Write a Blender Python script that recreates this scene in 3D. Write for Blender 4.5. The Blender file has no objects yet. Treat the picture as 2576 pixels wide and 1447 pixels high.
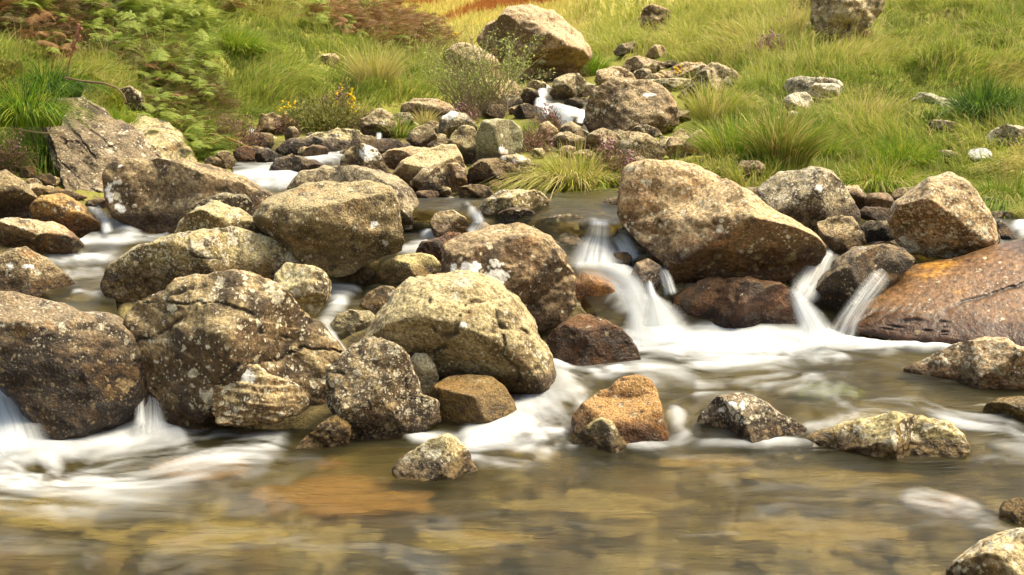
import bpy, bmesh, math, random
import numpy as np
from mathutils import Vector, Matrix

# ------------------------------------------------------------------ camera, world, sun, exposure
sc = bpy.context.scene
COL = sc.collection
PITCH = math.radians(11.0)
CAM = np.array([0.0, 0.0, 1.5])
FPX = 3539.0            # focal length in units of a 2576 wide picture
CX, CY = 1288.0, 723.5
cd = bpy.data.cameras.new('camera')
cd.sensor_width = 36.0
cd.lens = 36.0 * FPX / 2576.0
cd.clip_start = 0.05
cd.clip_end = 3000.0
cd.dof.use_dof = True
cd.dof.focus_distance = 5.6
cd.dof.aperture_fstop = 10.0
cam = bpy.data.objects.new('camera', cd)
cam.location = CAM
cam.rotation_euler = (math.radians(90.0) - PITCH, 0, 0)
COL.objects.link(cam)
sc.camera = cam

SUN_EL, SUN_AZ = math.radians(60.0), math.radians(84.0)   # azimuth from +Y towards +X: high on the right
w = bpy.data.worlds.new('World'); sc.world = w; w.use_nodes = True
wn = w.node_tree.nodes; wl = w.node_tree.links
bg = wn['Background']
sky = wn.new('ShaderNodeTexSky'); sky.sky_type = 'NISHITA'; sky.sun_disc = False
sky.sun_elevation = SUN_EL; sky.sun_rotation = SUN_AZ
sky.dust_density = 6.0; sky.air_density = 1.0; sky.ozone_density = 0.6
wl.new(sky.outputs[0], bg.inputs[0]); bg.inputs[1].default_value = 0.15
sl = bpy.data.lights.new('sun', 'SUN'); sl.energy = 2.1; sl.angle = math.radians(28.0); sl.color = (1.0, 0.93, 0.82)
so = bpy.data.objects.new('sun', sl); COL.objects.link(so)
sd = Vector((math.sin(SUN_AZ) * math.cos(SUN_EL), math.cos(SUN_AZ) * math.cos(SUN_EL), math.sin(SUN_EL)))
so.rotation_euler = sd.to_track_quat('Z', 'Y').to_euler(); so.location = (4, -4, 9)
sc.view_settings.view_transform = 'Standard'; sc.view_settings.look = 'None'
sc.view_settings.exposure = 1.3; sc.view_settings.gamma = 1.0
sc.view_settings.use_curve_mapping = False
try:
    sc.view_settings.use_white_balance = True
    sc.view_settings.white_balance_temperature = 7300
    sc.view_settings.white_balance_tint = 4
except Exception:
    pass
sc.cycles.use_denoising = True
sc.cycles.denoising_prefilter = 'ACCURATE'
sc.cycles.denoising_input_passes = 'RGB_ALBEDO_NORMAL'
sc.cycles.max_bounces = 8
sc.cycles.transparent_max_bounces = 24
sc.cycles.caustics_reflective = False
sc.cycles.caustics_refractive = True

# ------------------------------------------------------------------ helpers
rng = np.random.default_rng(7)
Fv = np.array([0, math.cos(PITCH), -math.sin(PITCH)])
Uv = np.array([0, math.sin(PITCH), math.cos(PITCH)])
Rv = np.array([1.0, 0, 0])

def ray(px, py):
    px = np.asarray(px, float); py = np.asarray(py, float)
    a = (px - CX) / FPX; b = -(py - CY) / FPX
    return Fv + a[..., None] * Rv + b[..., None] * Uv

def at(px, py, d):
    """point seen at (px, py) whose distance along Y is d"""
    r = ray(px, py)
    return CAM + r * (np.asarray(d, float) / r[..., 1])[..., None]

def hash3(ix, iy, iz, seed):
    with np.errstate(over='ignore'):
        h = (ix.astype(np.int64) * 374761393 + iy.astype(np.int64) * 668265263 + iz.astype(np.int64) * 2147483647 + seed * 974711).astype(np.uint64)
        h = (h ^ (h >> np.uint64(13))) * np.uint64(1274126177)
        h = h ^ (h >> np.uint64(16))
        h = h * np.uint64(2654435761)
        h = h ^ (h >> np.uint64(15))
    return (h & np.uint64(0xFFFFFF)).astype(float) / 0xFFFFFF

def vnoise(p, seed=0):
    i = np.floor(p).astype(np.int64); f = p - i
    u = f * f * f * (f * (f * 6 - 15) + 10)
    r = 0
    for dx in (0, 1):
        wx = u[:, 0] if dx else 1 - u[:, 0]
        for dy in (0, 1):
            wy = u[:, 1] if dy else 1 - u[:, 1]
            for dz in (0, 1):
                wz = u[:, 2] if dz else 1 - u[:, 2]
                r = r + wx * wy * wz * hash3(i[:, 0] + dx, i[:, 1] + dy, i[:, 2] + dz, seed)
    return r * 2 - 1

def fbm(p, octaves=4, seed=0, gain=0.5):
    r = 0; a = 1.0; t = 0
    for k in range(octaves):
        r = r + a * vnoise(p * (2.03 ** k) + 17.3 * k, seed + k); t += a; a *= gain
    return r / t * 1.6

def ridge(p, octaves=3, seed=0):
    r = 0; a = 1.0; t = 0
    for k in range(octaves):
        r = r + a * (1 - np.abs(vnoise(p * (2.1 ** k) + 9.1 * k, seed + k)) * 2.2).clip(0, 1); t += a; a *= 0.5
    return r / t

def sstep(a, b, x):
    t = np.clip((x - a) / (b - a), 0, 1); return t * t * (3 - 2 * t)

def inpoly(px, py, poly):
    poly = np.asarray(poly, float); ins = np.zeros(np.shape(px), bool); n = len(poly)
    for i in range(n):
        x1, y1 = poly[i]; x2, y2 = poly[(i + 1) % n]
        c = ((y1 > py) != (y2 > py))
        with np.errstate(divide='ignore', invalid='ignore'):
            xi = (x2 - x1) * (py - y1) / (y2 - y1 + 1e-12) + x1
        ins ^= c & (px < xi)
    return ins

def blur(a, s0, s1):
    for ax, s in ((0, s0), (1, s1)):
        if s <= 0: continue
        n = int(s * 3) + 1; k = np.exp(-0.5 * (np.arange(-n, n + 1) / s) ** 2); k /= k.sum()
        ap = np.pad(a, [(n, n) if i == ax else (0, 0) for i in (0, 1)], mode='edge')
        o = 0
        for j in range(2 * n + 1):
            sl_ = [slice(None)] * 2; sl_[ax] = slice(j, j + a.shape[ax]); o = o + k[j] * ap[tuple(sl_)]
        a = o
    return a

def mesh_np(name, v, f, mat=None, smooth=True, attrs=None, colors=None):
    """mesh from numpy arrays; f (n,3) or (n,4)"""
    me = bpy.data.meshes.new(name)
    v = np.ascontiguousarray(v, np.float32); f = np.ascontiguousarray(f, np.int32)
    me.vertices.add(len(v)); me.vertices.foreach_set('co', v.ravel())
    k = f.shape[1]
    me.loops.add(f.size); me.loops.foreach_set('vertex_index', f.ravel())
    me.polygons.add(len(f)); me.polygons.foreach_set('loop_start', np.arange(0, f.size, k, dtype=np.int32))
    me.update(calc_edges=True)
    if smooth: me.polygons.foreach_set('use_smooth', np.ones(len(f), bool))
    for n_, a in (attrs or {}).items():
        at_ = me.attributes.new(n_, 'FLOAT', 'POINT'); at_.data.foreach_set('value', np.ascontiguousarray(a, np.float32))
    for n_, a in (colors or {}).items():
        at_ = me.attributes.new(n_, 'FLOAT_COLOR', 'POINT')
        c = np.ones((len(v), 4), np.float32); c[:, :3] = a; at_.data.foreach_set('color', c.ravel())
    if mat: me.materials.append(mat)
    return me

def link(name, me, loc=(0, 0, 0), parent=None, label=None, cat=None, group=None, kind=None):
    o = bpy.data.objects.new(name, me); COL.objects.link(o); o.location = loc
    if parent is not None: o.parent = parent
    if label: o['label'] = label
    if cat: o['category'] = cat
    if group: o['group'] = group
    if kind: o['kind'] = kind
    return o

# ------------------------------------------------------------------ the lie of the land: distance (metres along Y) seen at each image row
def elang(py): return PITCH + math.atan((py - CY) / FPX)
def dz(py, z): return (1.5 - z) / math.tan(elang(py))
def low(z0=0.0): return [(3600, dz(3600, z0)), (2600, dz(2600, z0)), (2000, dz(2000, z0)), (1700, dz(1700, z0)), (1447, dz(1447, z0)), (1300, dz(1300, z0)), (1200, dz(1200, z0))]
COLS = {
 -1600: [(3600, 1.2), (1447, 3.0), (1000, 4.2), (700, 5.0), (500, 5.8), (300, 6.8), (0, 8.5), (-400, 12)],
 -500: low() + [(1130, dz(1130, 0)), (1000, 5.0), (800, 5.6), (640, 6.2), (520, 6.8), (400, 7.4), (200, 8.6), (0, 10), (-400, 15)],
 0:    low() + [(1130, dz(1130, 0)), (970, 5.2), (780, 5.75), (700, 6.0), (620, 6.5), (560, 6.9), (480, 7.5), (400, 8.1), (200, 9.4), (0, 11), (-400, 17)],
 200:  low() + [(1090, dz(1090, 0)), (970, 5.15), (780, dz(780, .30)), (735, dz(735, .33)), (650, dz(650, .36)), (600, dz(600, .42)), (560, 7.0), (510, dz(510, .54)), (470, 7.8), (400, 8.4), (200, 9.8), (0, 11.5), (-400, 18)],
 420:  low() + [(1090, dz(1090, 0)), (960, 5.25), (850, 5.5), (650, 6.4), (560, 7.0), (500, 7.5), (400, 8.6), (300, 9.3), (200, 10), (0, 12), (-400, 19)],
 650:  low() + [(1090, dz(1090, 0)), (960, 5.3), (850, 5.6), (700, 6.1), (600, 6.8), (500, 7.6), (460, dz(460, .58)), (390, dz(390, .62)), (340, 9.9), (300, 10.3), (200, 11.2), (100, 12.4), (0, 14.0), (-400, 22)],
 860:  low() + [(1100, dz(1100, 0)), (1000, 5.15), (850, dz(850, .20)), (760, dz(760, .27)), (700, dz(700, .31)), (600, dz(600, .42)), (540, 7.0), (470, 7.8), (400, dz(400, .64)), (340, 10.0), (300, 10.8), (200, 12.0), (100, 13.6), (30, 15.4), (0, 20), (-400, 40)],
 1050: low() + [(1110, dz(1110, 0)), (1000, 5.15), (850, 5.7), (700, 6.15), (620, dz(620, .42)), (575, dz(575, .45)), (530, dz(530, .565)), (490, dz(490, .59)), (400, 8.9), (330, 10.3), (260, 11.8), (200, 13), (120, 15), (85, 18), (60, 32), (30, 60), (0, 130), (-400, 400)],
 1250: low() + [(1110, dz(1110, 0)), (1040, 5.05), (900, 5.6), (700, 6.15), (600, 6.6), (540, dz(540, .55)), (500, dz(500, .59)), (440, 8.0), (400, 8.9), (330, 10.6), (300, 11.3), (260, 12.0), (200, 14.4), (120, 18), (85, 26), (50, 42), (20, 90), (0, 150), (-400, 420)],
 1400: low() + [(1120, dz(1120, 0)), (1060, dz(1060, .03)), (980, dz(980, .10)), (900, dz(900, .125)), (850, dz(850, .13)), (760, 6.15), (690, dz(690, .36)), (600, 6.5), (545, dz(545, .57)), (495, dz(495, .60)), (440, 8.0), (400, 8.9), (345, 10.4), (312, dz(312, .66)), (265, dz(265, .78)), (230, dz(230, .86)), (205, 13.6), (190, 15.5), (120, 19), (85, 27), (50, 40), (20, 80), (0, 120), (-400, 400)],
 1530: low() + [(1125, dz(1125, 0)), (1080, dz(1080, .03)), (990, dz(990, .10)), (920, dz(920, .12)), (850, dz(850, .13)), (760, 6.12), (685, dz(685, .36)), (660, dz(660, .385)), (600, 6.55), (565, dz(565, .55)), (500, dz(500, .60)), (440, 8.0), (400, 8.8), (330, 10.5), (250, 12.4), (190, 14.5), (120, 18), (70, 25), (30, 38), (0, 60), (-400, 300)],
 1700: low() + [(1130, dz(1130, 0)), (1090, dz(1090, .03)), (990, dz(990, .10)), (920, dz(920, .12)), (842, dz(842, .13)), (740, 6.15), (700, 6.25), (600, 6.8), (500, 7.4), (420, 8.3), (340, 10.0), (250, 12.0), (190, 13.8), (120, 16.5), (60, 20), (0, 28), (-400, 120)],
 1900: low() + [(1130, dz(1130, 0)), (1090, dz(1090, .03)), (1010, dz(1010, .10)), (920, dz(920, .12)), (848, dz(848, .13)), (740, 6.2), (690, 6.35), (600, 6.8), (500, 7.5), (430, 8.0), (400, 8.4), (300, 9.8), (200, 11.8), (100, 14.5), (0, 19), (-400, 60)],
 2080: low() + [(1130, dz(1130, 0)), (1090, dz(1090, .03)), (1030, dz(1030, .10)), (920, dz(920, .12)), (850, dz(850, .13)), (740, 6.15), (700, 6.3), (640, dz(640, .40)), (560, dz(560, .43)), (520, dz(520, .46)), (470, 8.1), (400, 8.7), (300, 10.0), (200, 11.7), (100, 14), (0, 18), (-400, 50)],
 2300: low() + [(1140, dz(1140, 0)), (1090, dz(1090, .04)), (1000, dz(1000, .10)), (920, dz(920, .12)), (868, dz(868, .13)), (760, 6.1), (640, dz(640, .39)), (560, dz(560, .44)), (520, 7.7), (480, 8.1), (400, 8.7), (300, 9.8), (200, 11.3), (100, 13.3), (0, 16.5), (-400, 40)],
 2576: low() + [(1180, dz(1180, 0)), (1100, dz(1100, .04)), (1000, dz(1000, .10)), (920, dz(920, .12)), (868, dz(868, .13)), (760, 6.1), (620, dz(620, .40)), (560, dz(560, .44)), (530, 7.6), (480, 8.1), (400, 8.6), (300, 9.6), (200, 10.9), (100, 12.7), (0, 15), (-400, 35)],
 3100: low() + [(1100, dz(1100, .03)), (920, dz(920, .12)), (760, 5.9), (620, 6.6), (530, 7.2), (400, 8.2), (300, 9.1), (200, 10.2), (0, 13.5), (-400, 28)],
 4200: [(3600, 1.2), (1447, 3.0), (1000, 4.2), (700, 5.2), (500, 6.2), (300, 7.4), (0, 10), (-400, 17)],
}
TX = np.arange(-1600, 4201, 20.0); TY = np.arange(-400, 3601, 5.0)
def _table():
    xs = sorted(COLS); cols = []
    for x in xs:
        k = sorted(COLS[x]); cols.append(np.interp(TY, [a for a, _ in k], np.log([b for _, b in k])))
    cols = np.array(cols)                       # (ncol, ny)
    t = np.empty((len(TX), len(TY)))
    for j in range(len(TY)): t[:, j] = np.interp(TX, xs, cols[:, j])
    return blur(t, 1.6, 1.6)
TAB = _table()
def D(px, py):
    fx = np.clip((np.asarray(px, float) - TX[0]) / 20.0, 0, len(TX) - 1.001); fy = np.clip((np.asarray(py, float) - TY[0]) / 5.0, 0, len(TY) - 1.001)
    ix = fx.astype(int); iy = fy.astype(int); u = fx - ix; v = fy - iy
    return np.exp((1 - u) * ((1 - v) * TAB[ix, iy] + v * TAB[ix, iy + 1]) + u * ((1 - v) * TAB[ix + 1, iy] + v * TAB[ix + 1, iy + 1]))
def G(px, py): return at(px, py, D(px, py))      # the land or water surface seen at a picture position

# ------------------------------------------------------------------ node helpers
def new_mat(name):
    m = bpy.data.materials.new(name); m.use_nodes = True
    nt = m.node_tree; nt.nodes.clear()
    return m, nt.nodes, nt.links
class NT:
    def __init__(s, name):
        s.m, s.n, s.l = new_mat(name); s.out = s.n.new('ShaderNodeOutputMaterial')
    def node(s, t, **kw):
        n = s.n.new('ShaderNode' + t)
        for k, v in kw.items():
            if k.startswith('i_'):
                key = k[2:].replace('_', ' ') if not k[2:].isdigit() else int(k[2:])
                s.put(n.inputs[key], v)
            else: setattr(n, k, v)
        return n
    def put(s, sock, v):
        if isinstance(v, bpy.types.NodeSocket): s.l.new(v, sock)
        elif isinstance(v, (tuple, list)) and len(v) == 3 and sock.type == 'RGBA': sock.default_value = (*v, 1)
        else: sock.default_value = v
    def math(s, op, a, b=0.0, c=None, clamp=False):
        n = s.n.new('ShaderNodeMath'); n.operation = op; n.use_clamp = clamp
        s.put(n.inputs[0], a); s.put(n.inputs[1], b)
        if c is not None: s.put(n.inputs[2], c)
        return n.outputs[0]
    def mix(s, f, a, b, blend='MIX'):
        n = s.n.new('ShaderNodeMix'); n.data_type = 'RGBA'; n.blend_type = blend
        s.put(n.inputs[0], f); s.put(n.inputs[6], a); s.put(n.inputs[7], b); return n.outputs[2]
    def ramp(s, f, lo, hi):
        n = s.n.new('ShaderNodeMapRange'); n.interpolation_type = 'SMOOTHSTEP'
        s.put(n.inputs[0], f); s.put(n.inputs[1], lo); s.put(n.inputs[2], hi); n.inputs[3].default_value = 0; n.inputs[4].default_value = 1
        return n.outputs[0]
    def noise(s, vec, scale, detail=4, rough=0.55, dist=0.0):
        n = s.n.new('ShaderNodeTexNoise'); s.put(n.inputs['Vector'], vec); s.put(n.inputs['Scale'], scale)
        n.inputs['Detail'].default_value = detail; n.inputs['Roughness'].default_value = rough; n.inputs['Distortion'].default_value = dist
        return n
    def attr(s, name, t='GEOMETRY'):
        n = s.n.new('ShaderNodeAttribute'); n.attribute_type = t; n.attribute_name = name; return n

# ------------------------------------------------------------------ rock material (one, steered by what each rock carries)
def rock_material():
    t = NT('lichened_rock')
    tc = t.node('TexCoord'); seed = t.attr('seed', 'OBJECT').outputs['Fac']
    rotv = t.node('VectorRotate', rotation_type='EULER_XYZ', i_Vector=t.node('VectorMath', operation='SCALE', i_0=tc.outputs['Object'], i_Scale=t.attr('grain', 'OBJECT').outputs['Fac']).outputs[0]).outputs[0]
    off = t.node('CombineXYZ', i_0=seed, i_1=t.math('MULTIPLY', seed, 1.7), i_2=t.math('MULTIPLY', seed, -0.6))
    v = t.node('VectorMath', operation='ADD', i_0=rotv, i_1=off.outputs[0]).outputs[0]
    wob = t.noise(v, 20, 6, .7)
    vd = t.node('VectorMath', operation='MULTIPLY_ADD', i_0=wob.outputs['Color'], i_1=(0.045, 0.045, 0.045), i_2=v).outputs[0]
    A = t.attr('col_a', 'OBJECT').outputs['Color']; B = t.attr('col_b', 'OBJECT').outputs['Color']
    O = t.attr('col_o', 'OBJECT').outputs['Color']
    big = t.noise(v, 3.2, 6, 0.62).outputs['Fac']; mid = t.noise(v, 13, 7, 0.66).outputs['Fac']; fine = t.noise(v, 75, 5, 0.7).outputs['Fac']
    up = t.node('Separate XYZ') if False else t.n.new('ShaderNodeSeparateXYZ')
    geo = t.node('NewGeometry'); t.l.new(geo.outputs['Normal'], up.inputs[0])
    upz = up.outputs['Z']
    c = t.mix(t.ramp(t.math('ADD', big, t.math('MULTIPLY', t.math('SUBTRACT', mid, .5), .9)), .38, .62), B, A)
    patch = t.ramp(t.math('ADD', t.noise(v, 1.6, 5, .6, .8).outputs['Fac'], t.math('MULTIPLY', t.math('SUBTRACT', mid, .5), .35)), .44, .56)
    c = t.mix(t.math('MULTIPLY', t.math('SUBTRACT', 1.0, patch), .8), c, t.mix(1.0, B, (.62, .56, .50), 'MULTIPLY'))
    # mostly paler tint, mixed in more on faces that look up, broken by noise
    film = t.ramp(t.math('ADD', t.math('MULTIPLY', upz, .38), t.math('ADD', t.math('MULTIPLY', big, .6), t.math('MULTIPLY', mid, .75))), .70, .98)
    top_tintc = t.attr('col_f', 'OBJECT').outputs['Color']
    c = t.mix(t.math('MULTIPLY', film, .85), c, top_tintc)
    orn = t.math('MULTIPLY', t.ramp(t.noise(v, 5.5, 5, .62, .3).outputs['Fac'], .55, .70), t.attr('orange', 'OBJECT').outputs['Fac'])
    c = t.mix(orn, c, O)
    # dark weathering blotches
    dk = t.attr('dark', 'OBJECT').outputs['Fac']
    dn = t.math('ADD', t.noise(vd, 7, 8, .72).outputs['Fac'], t.math('MULTIPLY', t.math('SUBTRACT', fine, .5), .25))
    lo = t.math('SUBTRACT', .665, t.math('MULTIPLY', dk, .27))
    dm = t.ramp(t.math('SUBTRACT', dn, lo), 0.0, .055)
    c = t.mix(t.math('MULTIPLY', dm, .86), c, t.mix(fine, (.035, .026, .018), (.10, .072, .05)))
    # pale lichen rosettes, two sizes, and fine speckle
    li = t.attr('lichen', 'OBJECT').outputs['Fac']
    lichc = t.mix(big, (.50, .43, .29), (.62, .58, .46))
    for scl, r0, amt in ((6.0, .17, .9), (15.0, .22, .95), (34.0, .27, .95), (80.0, .27, .9)):
        vo = t.node('TexVoronoi', feature='F1', i_Vector=vd, i_Scale=scl)
        rad = t.math('MULTIPLY', t.math('MULTIPLY', t.n.new('ShaderNodeSeparateColor').outputs[0] if False else t.node('SeparateColor', i_0=vo.outputs['Color']).outputs[0], r0 * 2), li)
        edge = t.math('ADD', vo.outputs['Distance'], t.math('MULTIPLY', t.math('SUBTRACT', mid, .5), .9))
        m = t.math('SUBTRACT', 1.0, t.ramp(t.math('SUBTRACT', edge, rad), -.05, .02))
        c = t.mix(t.math('MULTIPLY', m, amt), c, lichc)
    # black crust spots
    vo = t.node('TexVoronoi', feature='F1', i_Vector=vd, i_Scale=24.0)
    bs = t.math('MULTIPLY', t.math('SUBTRACT', 1.0, t.ramp(vo.outputs['Distance'], .10, .24)), t.ramp(t.noise(v, 5, 3).outputs['Fac'], .50, .60))
    c = t.mix(t.math('MULTIPLY', bs, .85), c, (.022, .018, .014))
    # grain
    c = t.mix(1.0, c, t.mix(t.ramp(fine, .30, .72), (.38, .37, .35), (1.45, 1.43, 1.38)), 'MULTIPLY')
    # big white lichen patches placed by hand
    c = t.mix(t.attr('white').outputs['Fac'], c, (.82, .80, .74))
    # cracks in the stone are coloured near black
    c = t.mix(t.math('MULTIPLY', t.attr('crack').outputs['Fac'], .8), c, (.03, .024, .018))
    # wet band near the water: saturated and darker stone with algae
    wet = t.math('ADD', t.attr('wet').outputs['Fac'], t.math('MULTIPLY', t.math('SUBTRACT', mid, .5), .5))
    wet = t.math('MULTIPLY', t.ramp(wet, .35, .62), t.ramp(t.attr('wet').outputs['Fac'], .02, .1))
    wc = t.mix(1.0, c, t.mix(big, (.44, .33, .20), (.28, .24, .19)), 'MULTIPLY')
    c = t.mix(wet, c, wc)
    b = t.node('BsdfPrincipled'); t.put(b.inputs['Base Color'], c)
    gl = t.attr('gloss', 'OBJECT').outputs['Fac']
    wg = t.math('MAXIMUM', wet, gl)
    t.put(b.inputs['Roughness'], t.math('SUBTRACT', .92, t.math('MULTIPLY', wg, t.math('ADD', .50, t.math('MULTIPLY', mid, .25)))))
    b.inputs['Specular IOR Level'].default_value = .35
    # relief
    pit = t.node('TexVoronoi', feature='F1', i_Vector=vd, i_Scale=55.0)
    h = t.math('ADD', t.math('MULTIPLY', mid, 1.2), t.math('ADD', t.math('MULTIPLY', fine, .35), t.math('MULTIPLY', pit.outputs['Distance'], .22)))
    h = t.math('ADD', h, t.math('MULTIPLY', t.noise(v, 190, 3).outputs['Fac'], .12))
    bp = t.node('Bump', i_Height=h); t.put(bp.inputs['Strength'], t.math('MULTIPLY', t.attr('relief', 'OBJECT').outputs['Fac'], .95)); bp.inputs['Distance'].default_value = .032
    t.l.new(bp.outputs[0], b.inputs['Normal'])
    t.l.new(b.outputs[0], t.out.inputs[0])
    return t.m
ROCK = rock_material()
PAL = {  # col_a, col_b, film, orange colour, dark, lichen, orange, gloss
 'tan':   ((0.354, 0.263, 0.136), (0.198, 0.141, 0.070), (0.478, 0.384, 0.220), (0.437, 0.202, 0.062), .35, .55, .25, 0),
 'cream': ((0.437, 0.348, 0.185), (0.260, 0.192, 0.097), (0.582, 0.485, 0.282), (0.468, 0.242, 0.079), .28, .65, .3, 0),
 'grey':  ((0.281, 0.222, 0.132), (0.156, 0.116, 0.066), (0.437, 0.359, 0.220), (0.395, 0.202, 0.070), .42, .60, .15, 0),
 'olive': ((0.312, 0.242, 0.128), (0.177, 0.131, 0.066), (0.458, 0.374, 0.216), (0.416, 0.222, 0.070), .35, .50, .2, 0),
 'green': ((0.322, 0.293, 0.185), (0.239, 0.212, 0.132), (0.385, 0.353, 0.229), (0.354, 0.283, 0.123), .05, .25, .3, 0),
 'pink':  ((0.385, 0.273, 0.150), (0.239, 0.162, 0.088), (0.510, 0.399, 0.242), (0.437, 0.222, 0.088), .28, .55, .35, 0),
 'salmon': ((0.458, 0.293, 0.141), (0.260, 0.162, 0.075), (0.582, 0.444, 0.255), (0.520, 0.212, 0.070), .25, .60, .45, 0),
 'brown': ((0.208, 0.141, 0.075), (0.104, 0.069, 0.037), (0.333, 0.258, 0.145), (0.312, 0.141, 0.048), .45, .50, .3, 0),
 'dark':  ((0.125, 0.091, 0.055), (0.062, 0.045, 0.029), (0.260, 0.207, 0.123), (0.208, 0.101, 0.035), .5, .45, .15, .2),
 'wet':   ((.125, .085, .055), (.062, .044, .031), (.34, .25, .145), (.30, .15, .035), .4, .45, .4, .7),
 'orange': ((0.416, 0.212, 0.062), (0.250, 0.121, 0.040), (0.489, 0.293, 0.114), (0.520, 0.242, 0.053), .3, .35, .7, .3),
 'rust':  ((0.260, 0.126, 0.042), (0.146, 0.071, 0.029), (0.302, 0.172, 0.075), (0.416, 0.182, 0.040), .30, .22, .6, .6),
 'red':   ((0.166, 0.069, 0.032), (0.088, 0.042, 0.023), (0.208, 0.111, 0.053), (0.260, 0.096, 0.035), .35, .14, .4, .6),
 'yellow': ((0.395, 0.313, 0.132), (0.229, 0.172, 0.070), (0.551, 0.455, 0.238), (0.478, 0.283, 0.070), .38, .6, .3, .1),
 'slab': ((.19, .085, .024), (.10, .045, .02), (.155, .085, .038), (.38, .19, .04), .35, .16, .9, 1.0),
 'moss': ((.12, .17, .02), (.07, .10, .015), (.20, .24, .04), (.2, .2, .05), .2, .2, .1, .3),
 'white': ((0.499, 0.434, 0.299), (0.291, 0.232, 0.141), (0.749, 0.687, 0.502), (0.468, 0.283, 0.114), .30, .85, .2, 0),
}
_sph = {}
def sphere(sub):
    if sub not in _sph:
        bm = bmesh.new(); bmesh.ops.create_icosphere(bm, subdivisions=sub, radius=1.0)
        v = np.array([x.co[:] for x in bm.verts]); f = np.array([[y.index for y in x.verts] for x in bm.faces]); bm.free()
        _sph[sub] = (v, f)
    return _sph[sub]

ROCKS = []; RBOX = []
def rock(label, pal, poly, base=None, thick=.75, top=None, under=None, facets=4, rough=1.0, strata=None, spots=(), wet=.085, seams=(), lean=0.0, planes_=(), name='boulder', cat=None,
         group=None, push=0.0, sub=None, n=2.5, seed=None, parent=None, dark=None, lichen=None, orange=None, gloss=None, dist=None, cracks=0.0, smooth=1.0):
    seed = seed if seed is not None else len(ROCKS) * 7 + 3
    r = np.random.default_rng(seed)
    if len(poly) == 4 and not hasattr(poly[0], '__len__'):      # bounding box: an irregular outline inside it
        x0, y0, x1, y1 = poly; m = 11; a = np.linspace(0, 2 * np.pi, m, endpoint=False) + r.uniform(-.18, .18, m)
        k = 1 / (np.abs(np.cos(a)) ** 2.6 + np.abs(np.sin(a)) ** 2.6) ** (1 / 2.6) * r.uniform(.88, 1.06, m)
        poly = np.stack([(x0 + x1) / 2 + np.cos(a) * k * (x1 - x0) / 2, (y0 + y1) / 2 + np.sin(a) * k * (y1 - y0) / 2], 1)
    poly = np.asarray(poly, float)
    x_, y_ = poly[:, 0], poly[:, 1]; xr, yr = np.roll(x_, -1), np.roll(y_, -1)
    ar = (x_ * yr - xr * y_); A_ = ar.sum() / 2
    cx, cy = ((x_ + xr) * ar).sum() / (6 * A_), ((y_ + yr) * ar).sum() / (6 * A_)
    by = y_.max() if base is None else base
    th = np.linspace(-np.pi, np.pi, 721)[:-1]; R = np.zeros(720)
    for i in range(len(poly)):
        ax, ay = x_[i] - cx, -(y_[i] - cy); bx, by_ = xr[i] - cx, -(yr[i] - cy)
        dx, dy = np.cos(th), np.sin(th); ex, ey = bx - ax, by_ - ay
        den = dx * ey - dy * ex
        with np.errstate(divide='ignore', invalid='ignore'):
            tt = (ax * ey - ay * ex) / den; ss = (ax * dy - ay * dx) / den
        ok = (np.abs(den) > 1e-9) & (tt > 0) & (ss >= -1e-6) & (ss <= 1 + 1e-6)
        R = np.where(ok, np.maximum(R, np.where(ok, tt, 0)), R)
    k = np.exp(-.5 * (np.arange(-14, 15) / (4.0 * smooth)) ** 2); k /= k.sum()
    R = np.convolve(np.concatenate([R[-14:], R, R[:14]]), k, 'valid')
    dfront = float(D(cx, by)) if dist is None else dist
    dirc = ray(cx, cy); tf = dfront / dirc[1]; s = tf / FPX
    W, H = np.ptp(x_) * s, np.ptp(y_) * s
    T = thick * .5 * min(W, H * 1.7) ; T = max(T, .02)
    s *= 1 + (T * .6) / tf
    tc_ = tf + T * .6 + push
    C = CAM + dirc * tc_
    fw = dirc / np.linalg.norm(dirc); rt = np.cross(fw, [0, 0, 1]); rt /= np.linalg.norm(rt); upv = np.cross(rt, fw)
    if sub is None:
        size = max(np.ptp(x_), np.ptp(y_)); sub = 7 if size > 330 else 6 if size > 110 else 5 if size > 50 else 4
    V, Fc = sphere(sub)
    a, b, c = V[:, 0], V[:, 1], V[:, 2]
    sr = np.sqrt(a * a + b * b); kk = 1 / (sr ** n + np.abs(c) ** n) ** (1 / n)
    ang = np.arctan2(b, a); Rr = np.interp(ang, np.concatenate([th, [np.pi]]), np.concatenate([R, [R[0]]]))
    X = np.cos(ang) * sr * kk * Rr * s; Y = np.sin(ang) * sr * kk * Rr * s; Wd = c * kk * T
    size = math.sqrt(W * H)
    planes = []
    for i in range(facets):
        ph = r.uniform(0, 2 * np.pi); tl = math.tan(math.radians(r.uniform(15, 52)))
        planes.append((r.uniform(.55, .95) * T + .12 * H * tl * .5, tl * math.cos(ph), tl * math.sin(ph)))
    for (h_, ax_, ay_, x0_, y0_) in planes_: planes.append((h_ * T + ax_ * x0_ * W + ay_ * y0_ * H, ax_, ay_))
    ysp = (np.max(-(y_ - cy)) * s, np.min(-(y_ - cy)) * s)
    if top is not None:      # the upper face leans back from this share of the height (1 = top edge)
        y0 = ysp[1] + (ysp[0] - ysp[1]) * top; tl = math.tan(math.radians(60)); planes.append((T * .95 + y0 * tl, .0, tl))
    if under is not None:    # an undercut below this share of the height
        y0 = ysp[1] + (ysp[0] - ysp[1]) * under; tl = math.tan(math.radians(64)); planes.append((T * .98 - y0 * tl, 0., -tl))
    kf = .020 * size / max(rough, .4)
    Wn = Wd.copy()
    for (w0, gx, gy) in planes:
        q = w0 - gx * X - gy * Y; d_ = Wn - q; h_ = np.clip(.5 + .5 * d_ / kf, 0, 1)
        Wn = np.where(c > -.02, Wn * (1 - h_) + q * h_ - kf * h_ * (1 - h_), Wn)
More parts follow.
